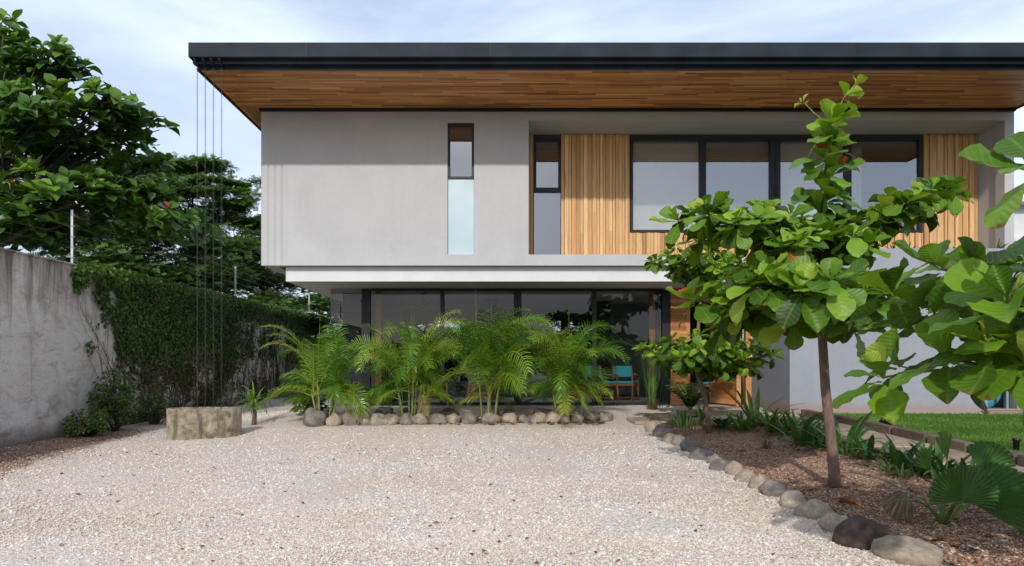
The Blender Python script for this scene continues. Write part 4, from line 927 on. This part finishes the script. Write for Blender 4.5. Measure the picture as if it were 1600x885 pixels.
# bed plants
x, y = gp(1068, 672); strap_plant('snake_plant', 'clump of upright striped leaves at the far corner of the bed', x, y, 42, .34, .036, (1.0, 1.5), .15, .35, R, edge=.80, spreadr=.26)
bedp = [(1130, 672, 20, .30, .04, 'low dark tuft just right of the far sapling trunk'), (1160, 675, 22, .36, .05, 'dark leaved tuft in the far part of the bed edging row'),
        (1178, 668, 10, .72, .07, 'tall wide arching leaf plant behind the bed edging row'), (1205, 678, 26, .46, .05, 'thick dark green tuft in front of the wing corner'),
        (1228, 684, 18, .50, .055, 'upright dark tuft below the wing corner'), (1250, 700, 14, .62, .075, 'broad arching leaf plant left of the sapling trunk'),
        (1282, 704, 16, .5, .05, 'dark tuft just behind the sapling trunk'), (1322, 712, 12, .64, .07, 'arching leaf plant just right of the sapling trunk'),
        (1362, 722, 8, .36, .075, 'two lobed small plant right of the sapling by the path edge'), (1405, 738, 9, .42, .07, 'fresh green plant beside the path edging'),
        (1440, 748, 16, .42, .06, 'dark tuft behind the fan palm at the left'), (1475, 752, 14, .42, .055, 'spiky dark tuft directly behind the fan palm'), (1510, 762, 12, .34, .05, 'low tuft to the right behind the fan palm')]
for px, py, n, L, w, lab in bedp:
    x, y = gp(px, py); strap_plant('strap_leaf_plant', lab, x, y, int(n * 1.4), L * 1.2, w * 1.15, (.35, 1.45), 1.0, .40, R, group='strap leaved plants in the bed', edge=(.84 if n > 20 else None), spreadr=.12)
for px, py, lab in ((1385, 742, 'tiny cream edged plant at the path side of the bed'), (1412, 752, 'second tiny cream edged plant towards the fan palm'), (1340, 720, 'tiny cream edged plant nearest the sapling trunk')):
    x, y = gp(px, py); strap_plant('variegated_plant', lab, x, y, 16, .18, .03, (.5, 1.4), .7, .6, R, edge=.95, group='small variegated plants')
x, y = gp(1197, 705); strap_plant('dry_tuft', 'withered brown tuft in the middle of the bed', x, y, 26, .2, .012, (.8, 1.5), .4, 1.0, R).children[0].data.attributes['tone'].data.foreach_set('value', np.full(len(bpy.data.objects['dry_tuft'].children[0].data.vertices), 1.0, dtype=np.float32))
# fan palm
x, y = gp(1474, 826); t = thing('fan_palm', 'young fan palm with broad pleated leaves at the near right of the bed', 'palm', (x, y, zg(x, y) + .02)); R = random.Random(8)
st = MB(); fp_ = MB()
def fan(m, c, d, nrm, rad, arc, n, tone, droop=.3, ragged=.03, tipw=.85):
    c = Vector(c); d = Vector(d).normalized(); nrm = Vector(nrm); nrm = (nrm - d * nrm.dot(d)).normalized(); s = d.cross(nrm)
    for i in range(n):
        a0 = -arc / 2 + arc * i / n; a1 = a0 + arc / n; am = (a0 + a1) / 2; rr_ = rad * (1 - .25 * abs(am / (arc / 2)) ** 2) * R.uniform(1 - ragged, 1)
        pts = []; T = []
        for q in (0.02, .35, .7, 1.0):
            k2 = q * rr_; dr = -droop * rr_ * q * q
            for aa, hgt in ((a0, 0), (am, .03 * q * rr_ * 2), (a1, 0)):
                ww = aa if q < .99 else am + (aa - am) * tipw
                v = c + (d * math.cos(ww) + s * math.sin(ww)) * k2 + nrm * hgt; v.z += dr; pts.append(v); T.append(min(1, tone + R.gauss(0, .02) + (.12 if q == 1 and R.random() < .3 else 0)))
        m.add(pts, [(j * 3 + k3, j * 3 + k3 + 1, j * 3 + k3 + 4, j * 3 + k3 + 3) for j in range(3) for k3 in range(2)], T)
b = Vector((x, y, zg(x, y) + .02))
for (px, py, dy, dx_, dz_, nrm, rad, arc, n, tn, dp) in ((1503, 784, -.35, .05, 1, (-.1, -1, .15), .30, 3.5, 26, .38, .05), (1512, 783, -.3, 1, .12, (0, -.8, .6), .60, 1.5, 16, .36, .10), (1545, 765, .15, .7, .3, (0, -.7, .7), .32, 3.0, 22, .3, .10), (1415, 770, .1, -1, -.4, (0, -.4, .8), .17, 3.0, 14, 1.0, .7), (1455, 735, .3, -.5, .8, (0, -.8, .4), .24, 1.2, 7, .6, .1), (1530, 735, .35, .4, .6, (-.2, -.8, .4), .30, 2.0, 14, .42, .1), (1480, 720, .2, -.2, 1, (0, -1, .2), .28, .7, 4, .65, .05)):
    c = P(px, py, y + dy) - b; mid = c * .5 + Vector((0, 0, .08)); st.tube([(0, 0, 0), mid, c], [.012, .008, .006], 6, .5); fan(fp_, c, (dx_, -.1, dz_), nrm, rad, arc, n, tn, dp)
for (a, L, el) in ((2.6, .95, .9), (.5, 1.0, .8), (.15, .9, .7), (1.2, .8, 1.1), (3.4, .6, .9)): blade(fp_, R, (0, 0, 0), a, el, L, .05, 1.2, .6)
st.build('stem', M['cane'], t, True); fp_.build('foliage', M['strap'], t)
# balcony plants
R = random.Random(12)
for i, (px, lab) in enumerate(((1250, 'leftmost spiky plant in the balcony planter, behind the sapling top'), (1275, 'second spiky plant of the balcony planter from the left'), (1352, 'spiky plant in the balcony planter right of the sapling stem'), (1398, 'low spiky plant below the right timber boards on the balcony'), (1418, 'larger spiky plant below the right timber boards on the balcony'), (1465, 'spiky plant in the balcony planter near the last timber board'), (1492, 'small spiky plant in the balcony planter near the side wall'), (1556, 'bushiest spiky plant at the right end of the balcony planter'))):
    x = (px - CX) * 12.85 / F; strap_plant('balcony_plant', lab, x, 12.85, 22, .30 if i != 7 else .38, .03, (.3, 1.3), .7, .35, R, z=3.29, group='spiky plants in the balcony planter')

# ------------------------------------------------------------------ stones
def rock_mesh(seed, tone):
    R = random.Random(seed); nu, nv = 18, 11; V = []; Fc = []; T = []; o = Vector((seed * 3.1, seed * 1.7, 0))
    for j in range(nv + 1):
        ph = PI * j / nv
        for i in range(nu):
            a = 2 * PI * i / nu; p = Vector((math.sin(ph) * math.cos(a), math.sin(ph) * math.sin(a), math.cos(ph)))
            r = 1 + (.34 * mnoise.noise(p * 1.1 + o)) + .14 * mnoise.noise(p * 2.6 + o) + .05 * mnoise.noise(p * 6 + o); q = p * r
            q.z = max(q.z, -.55) if q.z < 0 else q.z; V.append(q); T.append(min(1, max(0, tone + .25 * mnoise.noise(p * 1.5 + o))))
    for j in range(nv):
        for i in range(nu): a = j * nu + i; b_ = j * nu + (i + 1) % nu; Fc.append((a, a + nu, b_ + nu, b_))
    m = MB(); m.add(V, Fc, T); return m
ORD = ['first', 'second', 'third', 'fourth', 'fifth', 'sixth', 'seventh', 'eighth', 'ninth', 'tenth', 'eleventh', 'twelfth', 'thirteenth', 'fourteenth', 'fifteenth', 'sixteenth', 'seventeenth', 'eighteenth', 'nineteenth', 'twentieth', 'twenty first', 'twenty second', 'twenty third', 'twenty fourth']
def stone(px, py, wpx, hpx, tone, lab, seed, group, rz=0, off=0.0, dscale=.8):
    x, y = gp(px, py); s_ = y / F; y += wpx * s_ * .3; o = rock_mesh(seed, tone).build('border_stone', M['stone'], smooth=True)
    o.location = (x, y, zg(x, y) + hpx * s_ * .20 + off); o.scale = (wpx * s_ / 2, wpx * s_ * dscale / 2, hpx * s_ / 2 * 1.1); o.rotation_euler = (0, 0, rz); return tag(o, lab, 'stone', group)
colr = lambda t: 'dark brown' if t < .2 else 'grey' if t < .45 else 'tan' if t < .75 else 'pale sandy'
row = [(1434, 882, 92, 46, .62), (1364, 860, 84, 58, .02), (1316, 834, 46, 38, .9), (1281, 812, 54, 36, .75), (1246, 795, 44, 34, .85), (1217, 776, 42, 28, .42), (1193, 765, 32, 28, .7), (1169, 754, 30, 24, .8), (1152, 743, 30, 26, .72), (1130, 736, 32, 22, .3), (1118, 726, 22, 20, .45), (1101, 719, 38, 22, .36), (1080, 706, 32, 24, .26), (1062, 697, 26, 20, .5), (1050, 692, 26, 18, .6), (1037, 684, 30, 26, .32), (1022, 676, 24, 22, .6)]
for i, (px, py, w, h, tn) in enumerate(row):
    n = len(row); lab = ('%s flat wide border stone, nearest the camera in the bed row' % colr(tn)) if i == 0 else '%s border stone, %s in the bed row counted from the camera' % (colr(tn), ORD[i])
    stone(px, py, w * 1.06, h, tn, lab, 100 + i, 'rounded stones edging the planting bed', rz=R.uniform(-.5, .2) - .4)
stone(1330, 890, 60, 22, .7, 'pale sandy stone at the very bottom edge beside the bed row', 140, 'rounded stones edging the planting bed').location = (3.15, 4.1, .02)
prow = [(489, 666, 42, 30, .30), (521, 666, 26, 22, .62), (548, 665, 30, 26, .36), (571, 665, 22, 22, .55), (590, 665, 24, 20, .5), (610, 664, 26, 20, .6), (634, 664, 24, 20, .35), (656, 664, 26, 18, .5), (682, 663, 30, 18, .4), (708, 663, 24, 18, .6), (734, 663, 28, 20, .3), (768, 663, 28, 20, .45), (797, 662, 26, 20, .78), (822, 662, 20, 16, .4), (842, 662, 26, 18, .65), (864, 662, 24, 20, .75), (883, 662, 20, 18, .8), (902, 661, 22, 18, .5), (925, 660, 26, 20, .3), (944, 659, 24, 18, .4)]
for i, (px, py, w, h, tn) in enumerate(prow):
    stone(px, py, w * 1.15, h * 1.1, tn, '%s stone, %s from the left in the front row below the palms' % (colr(tn), ORD[i]), 200 + i, 'stones edging the palm bed', rz=R.uniform(0, 3))
brow = [(556, 652, 34, 18, .25), (600, 650, 38, 16, .2), (640, 651, 30, 16, .3), (700, 651, 34, 14, .3), (790, 651, 30, 14, .35), (850, 650, 36, 14, .5)]
for i, (px, py, w, h, tn) in enumerate(brow):
    stone(px, py, w, h, tn, '%s stone, %s from the left in the back row behind the palm bed' % (colr(tn), ORD[i]), 300 + i, 'stones edging the palm bed', rz=R.uniform(0, 3))

# slabs, kerbs
def slab(name, x, y, w, d, h, rz, tone, lab, cat, mat, group, z=None, irregular=.04, seed=0):
    R = random.Random(seed); n = 10; q = []
    for i in range(4):
        cx_, cy_ = [(-.5, -.5), (.5, -.5), (.5, .5), (-.5, .5)][i]; nx_, ny_ = [(-.5, -.5), (.5, -.5), (.5, .5), (-.5, .5)][(i + 1) % 4]
        for s_ in (0, .33, .66): q.append(((cx_ + (nx_ - cx_) * s_) * w + R.gauss(0, irregular * w * .3), (cy_ + (ny_ - cy_) * s_) * d + R.gauss(0, irregular * d * .3)))
    k_ = len(q); m = MB(); m.add([(a, b_, 0) for a, b_ in q] + [(a, b_, h) for a, b_ in q], [tuple(reversed(range(k_))), tuple(range(k_, 2 * k_))] + [(i, (i + 1) % k_, (i + 1) % k_ + k_, i + k_) for i in range(k_)], tone)
    o = m.build(name, mat, bevel=min(.012, h * .3)); zz = min(zg(x + a, y + b_) for a, b_ in ((-w / 2, -d / 2), (w / 2, -d / 2), (w / 2, d / 2), (-w / 2, d / 2)))
    dz = (zg(x, y + .5) - zg(x, y - .5)); o.location = (x, y, (zg(x, y) if z is None else z)); o.rotation_euler = (math.atan(dz), 0, rz); return tag(o, lab, cat, group)
for i, (y, lab) in enumerate(((5.0, 'nearest sandstone slab of the side path'), (6.15, 'second sandstone slab of the side path from the camera'), (7.3, 'third sandstone slab of the side path'), (8.45, 'fourth sandstone slab of the side path'), (9.6, 'fifth sandstone slab of the side path'), (10.75, 'sixth sandstone slab of the side path, beside the kerb end'), (11.8, 'farthest sandstone slab of the side path'))):
    slab('path_slab', (bed_r(y) + kerb_x(y)) / 2 + .02, y, .88, .98, .05, .05, .4 + .5 * R.random(), lab, 'paving slab', M['slab'], 'slabs of the side path', seed=i)
for i, (px, py, w, d, lab) in enumerate(((1010, 660, .62, .5, 'flat tan slab where the border stones begin'), (1120, 648, 1.5, .5, 'wide pale slab in front of the entrance'), (1150, 641, 1.3, .4, 'pale slab at the entrance threshold'), (1030, 652, .5, .3, 'small thin slab beside the glass wall'))):
    x, y = gp(px, py); slab('stepping_slab', x, y, w, d, .06, .1, .9, lab, 'paving slab', M['slab'], 'slabs near the entrance', seed=i + 20)
yk = 12.3; i = 0
while yk > 3.2:
    y0 = yk; y1 = yk - .72; x0, x1 = kerb_x(y0), kerb_x(y1); a = math.atan2(y0 - y1, x0 - x1)
    m = MB(); m.box(-.345, .345, -.07, .07, -.06, .15, R.random()); o = m.build('kerb_block', M['kerb'], bevel=.012); ym = (y0 + y1) / 2; o.location = ((x0 + x1) / 2, ym, zg((x0 + x1) / 2, ym)); o.rotation_euler = (0, math.atan2(zg(x0, y0) - zg(x1, y1), .72) * -1, a)
    tag(o, 'brown kerb block along the lawn, %s counted from the wing wall' % ORD[i], 'kerb', 'kerb blocks along the lawn'); yk -= .74; i += 1
# dark edging between bed and path
m = MB()
ye = np.arange(2.5, 12.4, .3)
for a, b_ in zip(ye[:-1], ye[1:]):
    xa, xb = bed_r(a), bed_r(b_); za, zb_ = zg(xa, a) , zg(xb, b_)
    m.add([(xa - .04, a, za), (xa + .04, a, za), (xb + .04, b_, zb_), (xb - .04, b_, zb_), (xa - .04, a, za + .09), (xa + .04, a, za + .09), (xb + .04, b_, zb_ + .09), (xb - .04, b_, zb_ + .09)], [(0,3,2,1),(4,5,6,7),(0,1,5,4),(1,2,6,5),(2,3,7,6),(3,0,4,7)], .2)
tag(m.build('bed_edging', M['kerb']), 'dark low edging between the planting bed and the side path', 'edging')
# green lawn edging strip by the wing
# garden spot lamps
def spot(px, py, lab, tilt, az):
    x, y = gp(px, py); t = thing('garden_spotlight', lab, 'lamp', (x, y, zg(x, y) + .04), az, 'black garden spotlights on the lawn edge')
    m = MB(); m.tube([(0, 0, -.03), (0, 0, .06)], .012, 8); m.build('spike', M['blackplastic'], t)
    d = Vector((math.cos(tilt), 0, math.sin(tilt))); c = Vector((0, 0, .085)); m = MB()
    m.tube([c - d * .085, c - d * .08, c + d * .05, c + d * .055, c + d * .09], [.022, .034, .036, .048, .050], 14); m.build('lamp_head', M['blackplastic'], t, True)
    m = MB(); m.tube([(0, -.045, .085), (0, -.04, .04), (0, .04, .04), (0, .045, .085)], .006, 5); m.build('bracket', M['blackplastic'], t)
spot(1385, 673, 'small black garden spotlight tilted over the kerb at its far end', .6, PI * .95)
spot(1588, 712, 'black garden spotlight pointing straight up beside the near kerb', 1.52, 0)
# dry leaves
for i, (px, py, sz, lab, z) in enumerate(((1239, 806, .10, 'curled brown leaf lying on the white gravel near the bed stones', 0), (1346, 812, .20, 'large rusty dry leaf behind the dark brown border stone', .07), (1172, 731, .13, 'rusty dry leaf inside the bed behind the border stones', .03), (1152, 717, .11, 'small curled dry leaf among the border stones', .06), (1492, 860, .18, 'dry brown leaf on the mulch at the bottom right', .03), (760, 868, .05, 'tiny brown leaf on the gravel at the bottom middle', 0), (330, 735, .06, 'tiny brown leaf on the gravel left of the middle', 0), (545, 700, .05, 'tiny dark leaf on the gravel below the left palm', 0))):
    x, y = gp(px, py); I = Inst([AT[2], AT[4]]); I.add(i % 2, frame((math.cos(i * 2.1), math.sin(i * 2.1), .25), (0, 0, 1), sz), (0, 0, 0), .5); o = I.build('dry_leaf', M['brownleaf']); o.location = (x, y, zg(x, y) + .03 + z); tag(o, lab, 'leaf', 'fallen dry leaves')

# ------------------------------------------------------------------ trees beyond the wall
def clump_tree(name, label, base, trunk_top, clumps, I, leaf, nper, mat, R, barkm='darkbark', trunk_r=.16, ros=False, L=.24, tone=.42, group=None):
    """clumps: (centre, rx, ry, rz)"""
    base = Vector(base); t = thing(name, label, 'tree', base, group=group); m = MB(); tt = Vector(trunk_top) - base
    tp = branch(m, R, (0, 0, 0), tt, trunk_r, trunk_r * .55, 0, 8)
    for ci, (c, rx, ry, rz) in enumerate(clumps):
        c = Vector(c) - base; st_ = tp[min(8, 4 + ci % 5)]; pts = branch(m, R, st_, c - Vector((0, 0, rz * .3)), trunk_r * .42, trunk_r * .14, .03, 6)
        for _ in range(7):
            a = R.uniform(0, 6.28); e = c + Vector((rx * .8 * math.cos(a), ry * .8 * math.sin(a), R.uniform(-.2, .5) * rz)); branch(m, R, pts[R.choice((3, 4, 5, 6))], e, trunk_r * .14, trunk_r * .05, 0, 4)
        lob = [Vector((R.gauss(0, .5), R.gauss(0, .5), R.gauss(0, .5))) for _ in range(9)]
        n = int(nper * (rx * ry) ** .8)
        for i in range(n):
            lb = R.choice(lob); u = Vector((R.gauss(0, 1), R.gauss(0, 1), R.gauss(0, 1))).normalized() * (R.random() ** .35) * .55 + lb
            u.z = abs(u.z) * .9 - .25 if R.random() < .6 else u.z
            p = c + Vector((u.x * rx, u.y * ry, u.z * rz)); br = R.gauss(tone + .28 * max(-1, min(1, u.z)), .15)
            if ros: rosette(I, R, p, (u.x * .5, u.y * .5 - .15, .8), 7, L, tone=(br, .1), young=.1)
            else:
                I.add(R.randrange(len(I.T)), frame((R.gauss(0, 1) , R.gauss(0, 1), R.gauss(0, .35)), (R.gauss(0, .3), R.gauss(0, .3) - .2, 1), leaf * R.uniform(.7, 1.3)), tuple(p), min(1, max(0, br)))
    m.build('trunk', M[barkm], t, True); I.build('crown', M[mat], t); return t
R = random.Random(77)
# near broad leaved tree behind the wall (left)
cl = []
for (px, py, Y, rx, ry, rz) in ((20, 150, 13.2, 1.1, 1.2, .8), (20, 90, 14, .6, .8, .5), (95, 118, 13.5, .7, .9, .35), (65, 200, 13, 1.1, 1.1, .6), (140, 180, 13.4, .8, .8, .32), (188, 172, 13.6, .45, .6, .25), (222, 190, 14.5, .5, .6, .25), (215, 262, 15.5, .8, .8, .4), (90, 240, 14.5, 1.3, 1.0, .42), (165, 228, 14, .5, .8, .22),
                               (110, 305, 13.2, 1.4, 1.0, .38), (195, 300, 14.2, .75, .9, .3), (30, 330, 12.8, 1.2, 1.0, .45), (90, 370, 14.5, 1.8, 1.2, .55), (250, 350, 15.5, 1.0, 1.0, .55), (-80, 200, 13.5, 1.4, 1.4, 1.2), (-60, 60, 14, 1.1, 1.2, .8), (-60, 330, 13, 1.3, 1.2, .8)):
    c = P(px, py, Y)
    if c.x > -8.0 - rx * .4: pass
    cl.append((c, rx, ry, rz))
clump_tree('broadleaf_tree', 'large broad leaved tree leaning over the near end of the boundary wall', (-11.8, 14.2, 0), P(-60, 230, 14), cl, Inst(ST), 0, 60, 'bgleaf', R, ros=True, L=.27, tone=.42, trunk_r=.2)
def feather():
    V = []; Fq = []
    for j in range(4):
        y = j * .27
        for sg_ in (-1, 1):
            b_ = len(V); V += [(0, y, 0), (sg_ * .48, y + .12, .04), (sg_ * .5, y + .30, 0), (sg_ * .04, y + .2, -.02)]; Fq.append((b_, b_ + 1, b_ + 2, b_ + 3))
    return (np.array(V), np.array(Fq), np.zeros((len(V), 2)))
FT = [feather()]
def feathery(label, base, top, cs, R, n=900, tone=.5, leaf=.20, tr=.22):
    return clump_tree('feathery_tree', label, base, top, [(P(a, b_, Y), rx, ry, rz) for a, b_, Y, rx, ry, rz in cs], Inst(FT), leaf, n, 'fine', R, tone=tone, trunk_r=tr, group='feathery trees beyond the boundary wall')
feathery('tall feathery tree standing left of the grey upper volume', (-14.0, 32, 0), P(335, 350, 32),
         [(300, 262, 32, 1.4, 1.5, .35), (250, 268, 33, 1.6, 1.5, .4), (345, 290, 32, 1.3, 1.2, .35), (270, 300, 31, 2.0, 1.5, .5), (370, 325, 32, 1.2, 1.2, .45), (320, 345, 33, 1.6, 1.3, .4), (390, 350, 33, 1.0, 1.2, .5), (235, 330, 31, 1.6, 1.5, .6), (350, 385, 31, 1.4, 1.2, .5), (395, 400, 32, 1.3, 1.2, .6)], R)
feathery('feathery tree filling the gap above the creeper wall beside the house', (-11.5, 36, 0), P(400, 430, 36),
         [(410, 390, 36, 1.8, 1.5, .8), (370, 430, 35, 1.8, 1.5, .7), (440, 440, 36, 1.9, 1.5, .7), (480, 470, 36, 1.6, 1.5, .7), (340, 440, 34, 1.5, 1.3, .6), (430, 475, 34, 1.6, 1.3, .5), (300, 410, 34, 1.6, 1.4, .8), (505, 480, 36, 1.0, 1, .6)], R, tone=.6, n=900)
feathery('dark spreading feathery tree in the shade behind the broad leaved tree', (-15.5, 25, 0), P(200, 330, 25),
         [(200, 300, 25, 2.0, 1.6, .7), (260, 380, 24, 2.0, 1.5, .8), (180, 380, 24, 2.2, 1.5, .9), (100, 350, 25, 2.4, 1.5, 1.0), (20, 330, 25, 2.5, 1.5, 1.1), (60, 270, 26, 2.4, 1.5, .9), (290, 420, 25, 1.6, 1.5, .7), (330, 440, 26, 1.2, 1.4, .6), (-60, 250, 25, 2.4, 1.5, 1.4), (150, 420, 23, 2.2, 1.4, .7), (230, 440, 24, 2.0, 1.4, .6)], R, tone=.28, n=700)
# generic tree, copied for the greenery behind the house, right side and behind the viewer
R = random.Random(9)
cl = [((R.gauss(0, 1.5), R.gauss(0, 1.5), R.uniform(1.2, 6.5)), R.uniform(1.3, 2.1), R.uniform(1.3, 2.1), R.uniform(.7, 1.2)) for _ in range(14)]
g0 = clump_tree('garden_tree', 'x', (0, 0, 0), (0, 0, 4.5), cl, Inst([leaf_two()]), .26, 420, 'bgleaf', R, tone=.4, group='garden trees around the plot')
gspots = [(-4.5, 28, 'dense green tree behind the house seen through the left glass pane', 1), (.3, 28.5, 'dense green tree behind the house seen through the middle glass panes', .9), (4.6, 28, 'dense green tree behind the house seen through the right glass panes', 1),
          (-2.2, 25.5, 'low green tree close behind the rear glazing at the left', .6), (2.6, 25.5, 'low green tree close behind the rear glazing at the right', .6),
          (-10, -14, 'green tree across the yard behind the viewer, at the left', 1.0), (-4, -16, 'green tree behind the viewer, left of the middle', 1.05), (2.5, -15, 'green tree behind the viewer, right of the middle', .95), (8.5, -15, 'green tree behind the viewer, at the right', 1.05), (15, -13, 'green tree behind the viewer, at the far right', 1)]
for i, (x, y, lab, s_) in enumerate(gspots):
    o = g0 if i == 0 else copy_tree(g0); o.location = (x, y, 0); o.rotation_euler.z = i * 1.3; o.scale = (s_, s_, s_ * (.42 if y < 0 else .7)); o['label'] = lab
# neighbour house at the far right
nb_ = thing('neighbour_house', 'pale neighbouring house beyond the right end of the roof', 'house', (22, 28, 0)); m = MB()
m.box(-3.4, 6, -1, 5, 0, 7.4); m.build('wall', M['white'], nb_)
m = MB(); m.box(-3.9, 6.5, -1.6, 5.5, 7.4, 7.65); m.box(-3.6, 6.2, -1.4, -1.01, 5.9, 6.05); m.build('roof', M['white'], nb_, bevel=.03)
m = MB(); win_frame(m, -3.1, -.5, 3.8, 5.7, -1.06, -1.0, .08, ((-1.85, -1.75),)); wf = m.build('window', M['steel'], nb_); m = MB(); m.box(-3.02, -.58, -1.04, -1.02, 3.88, 5.62); m.build('pane', M['glass_up'], wf)
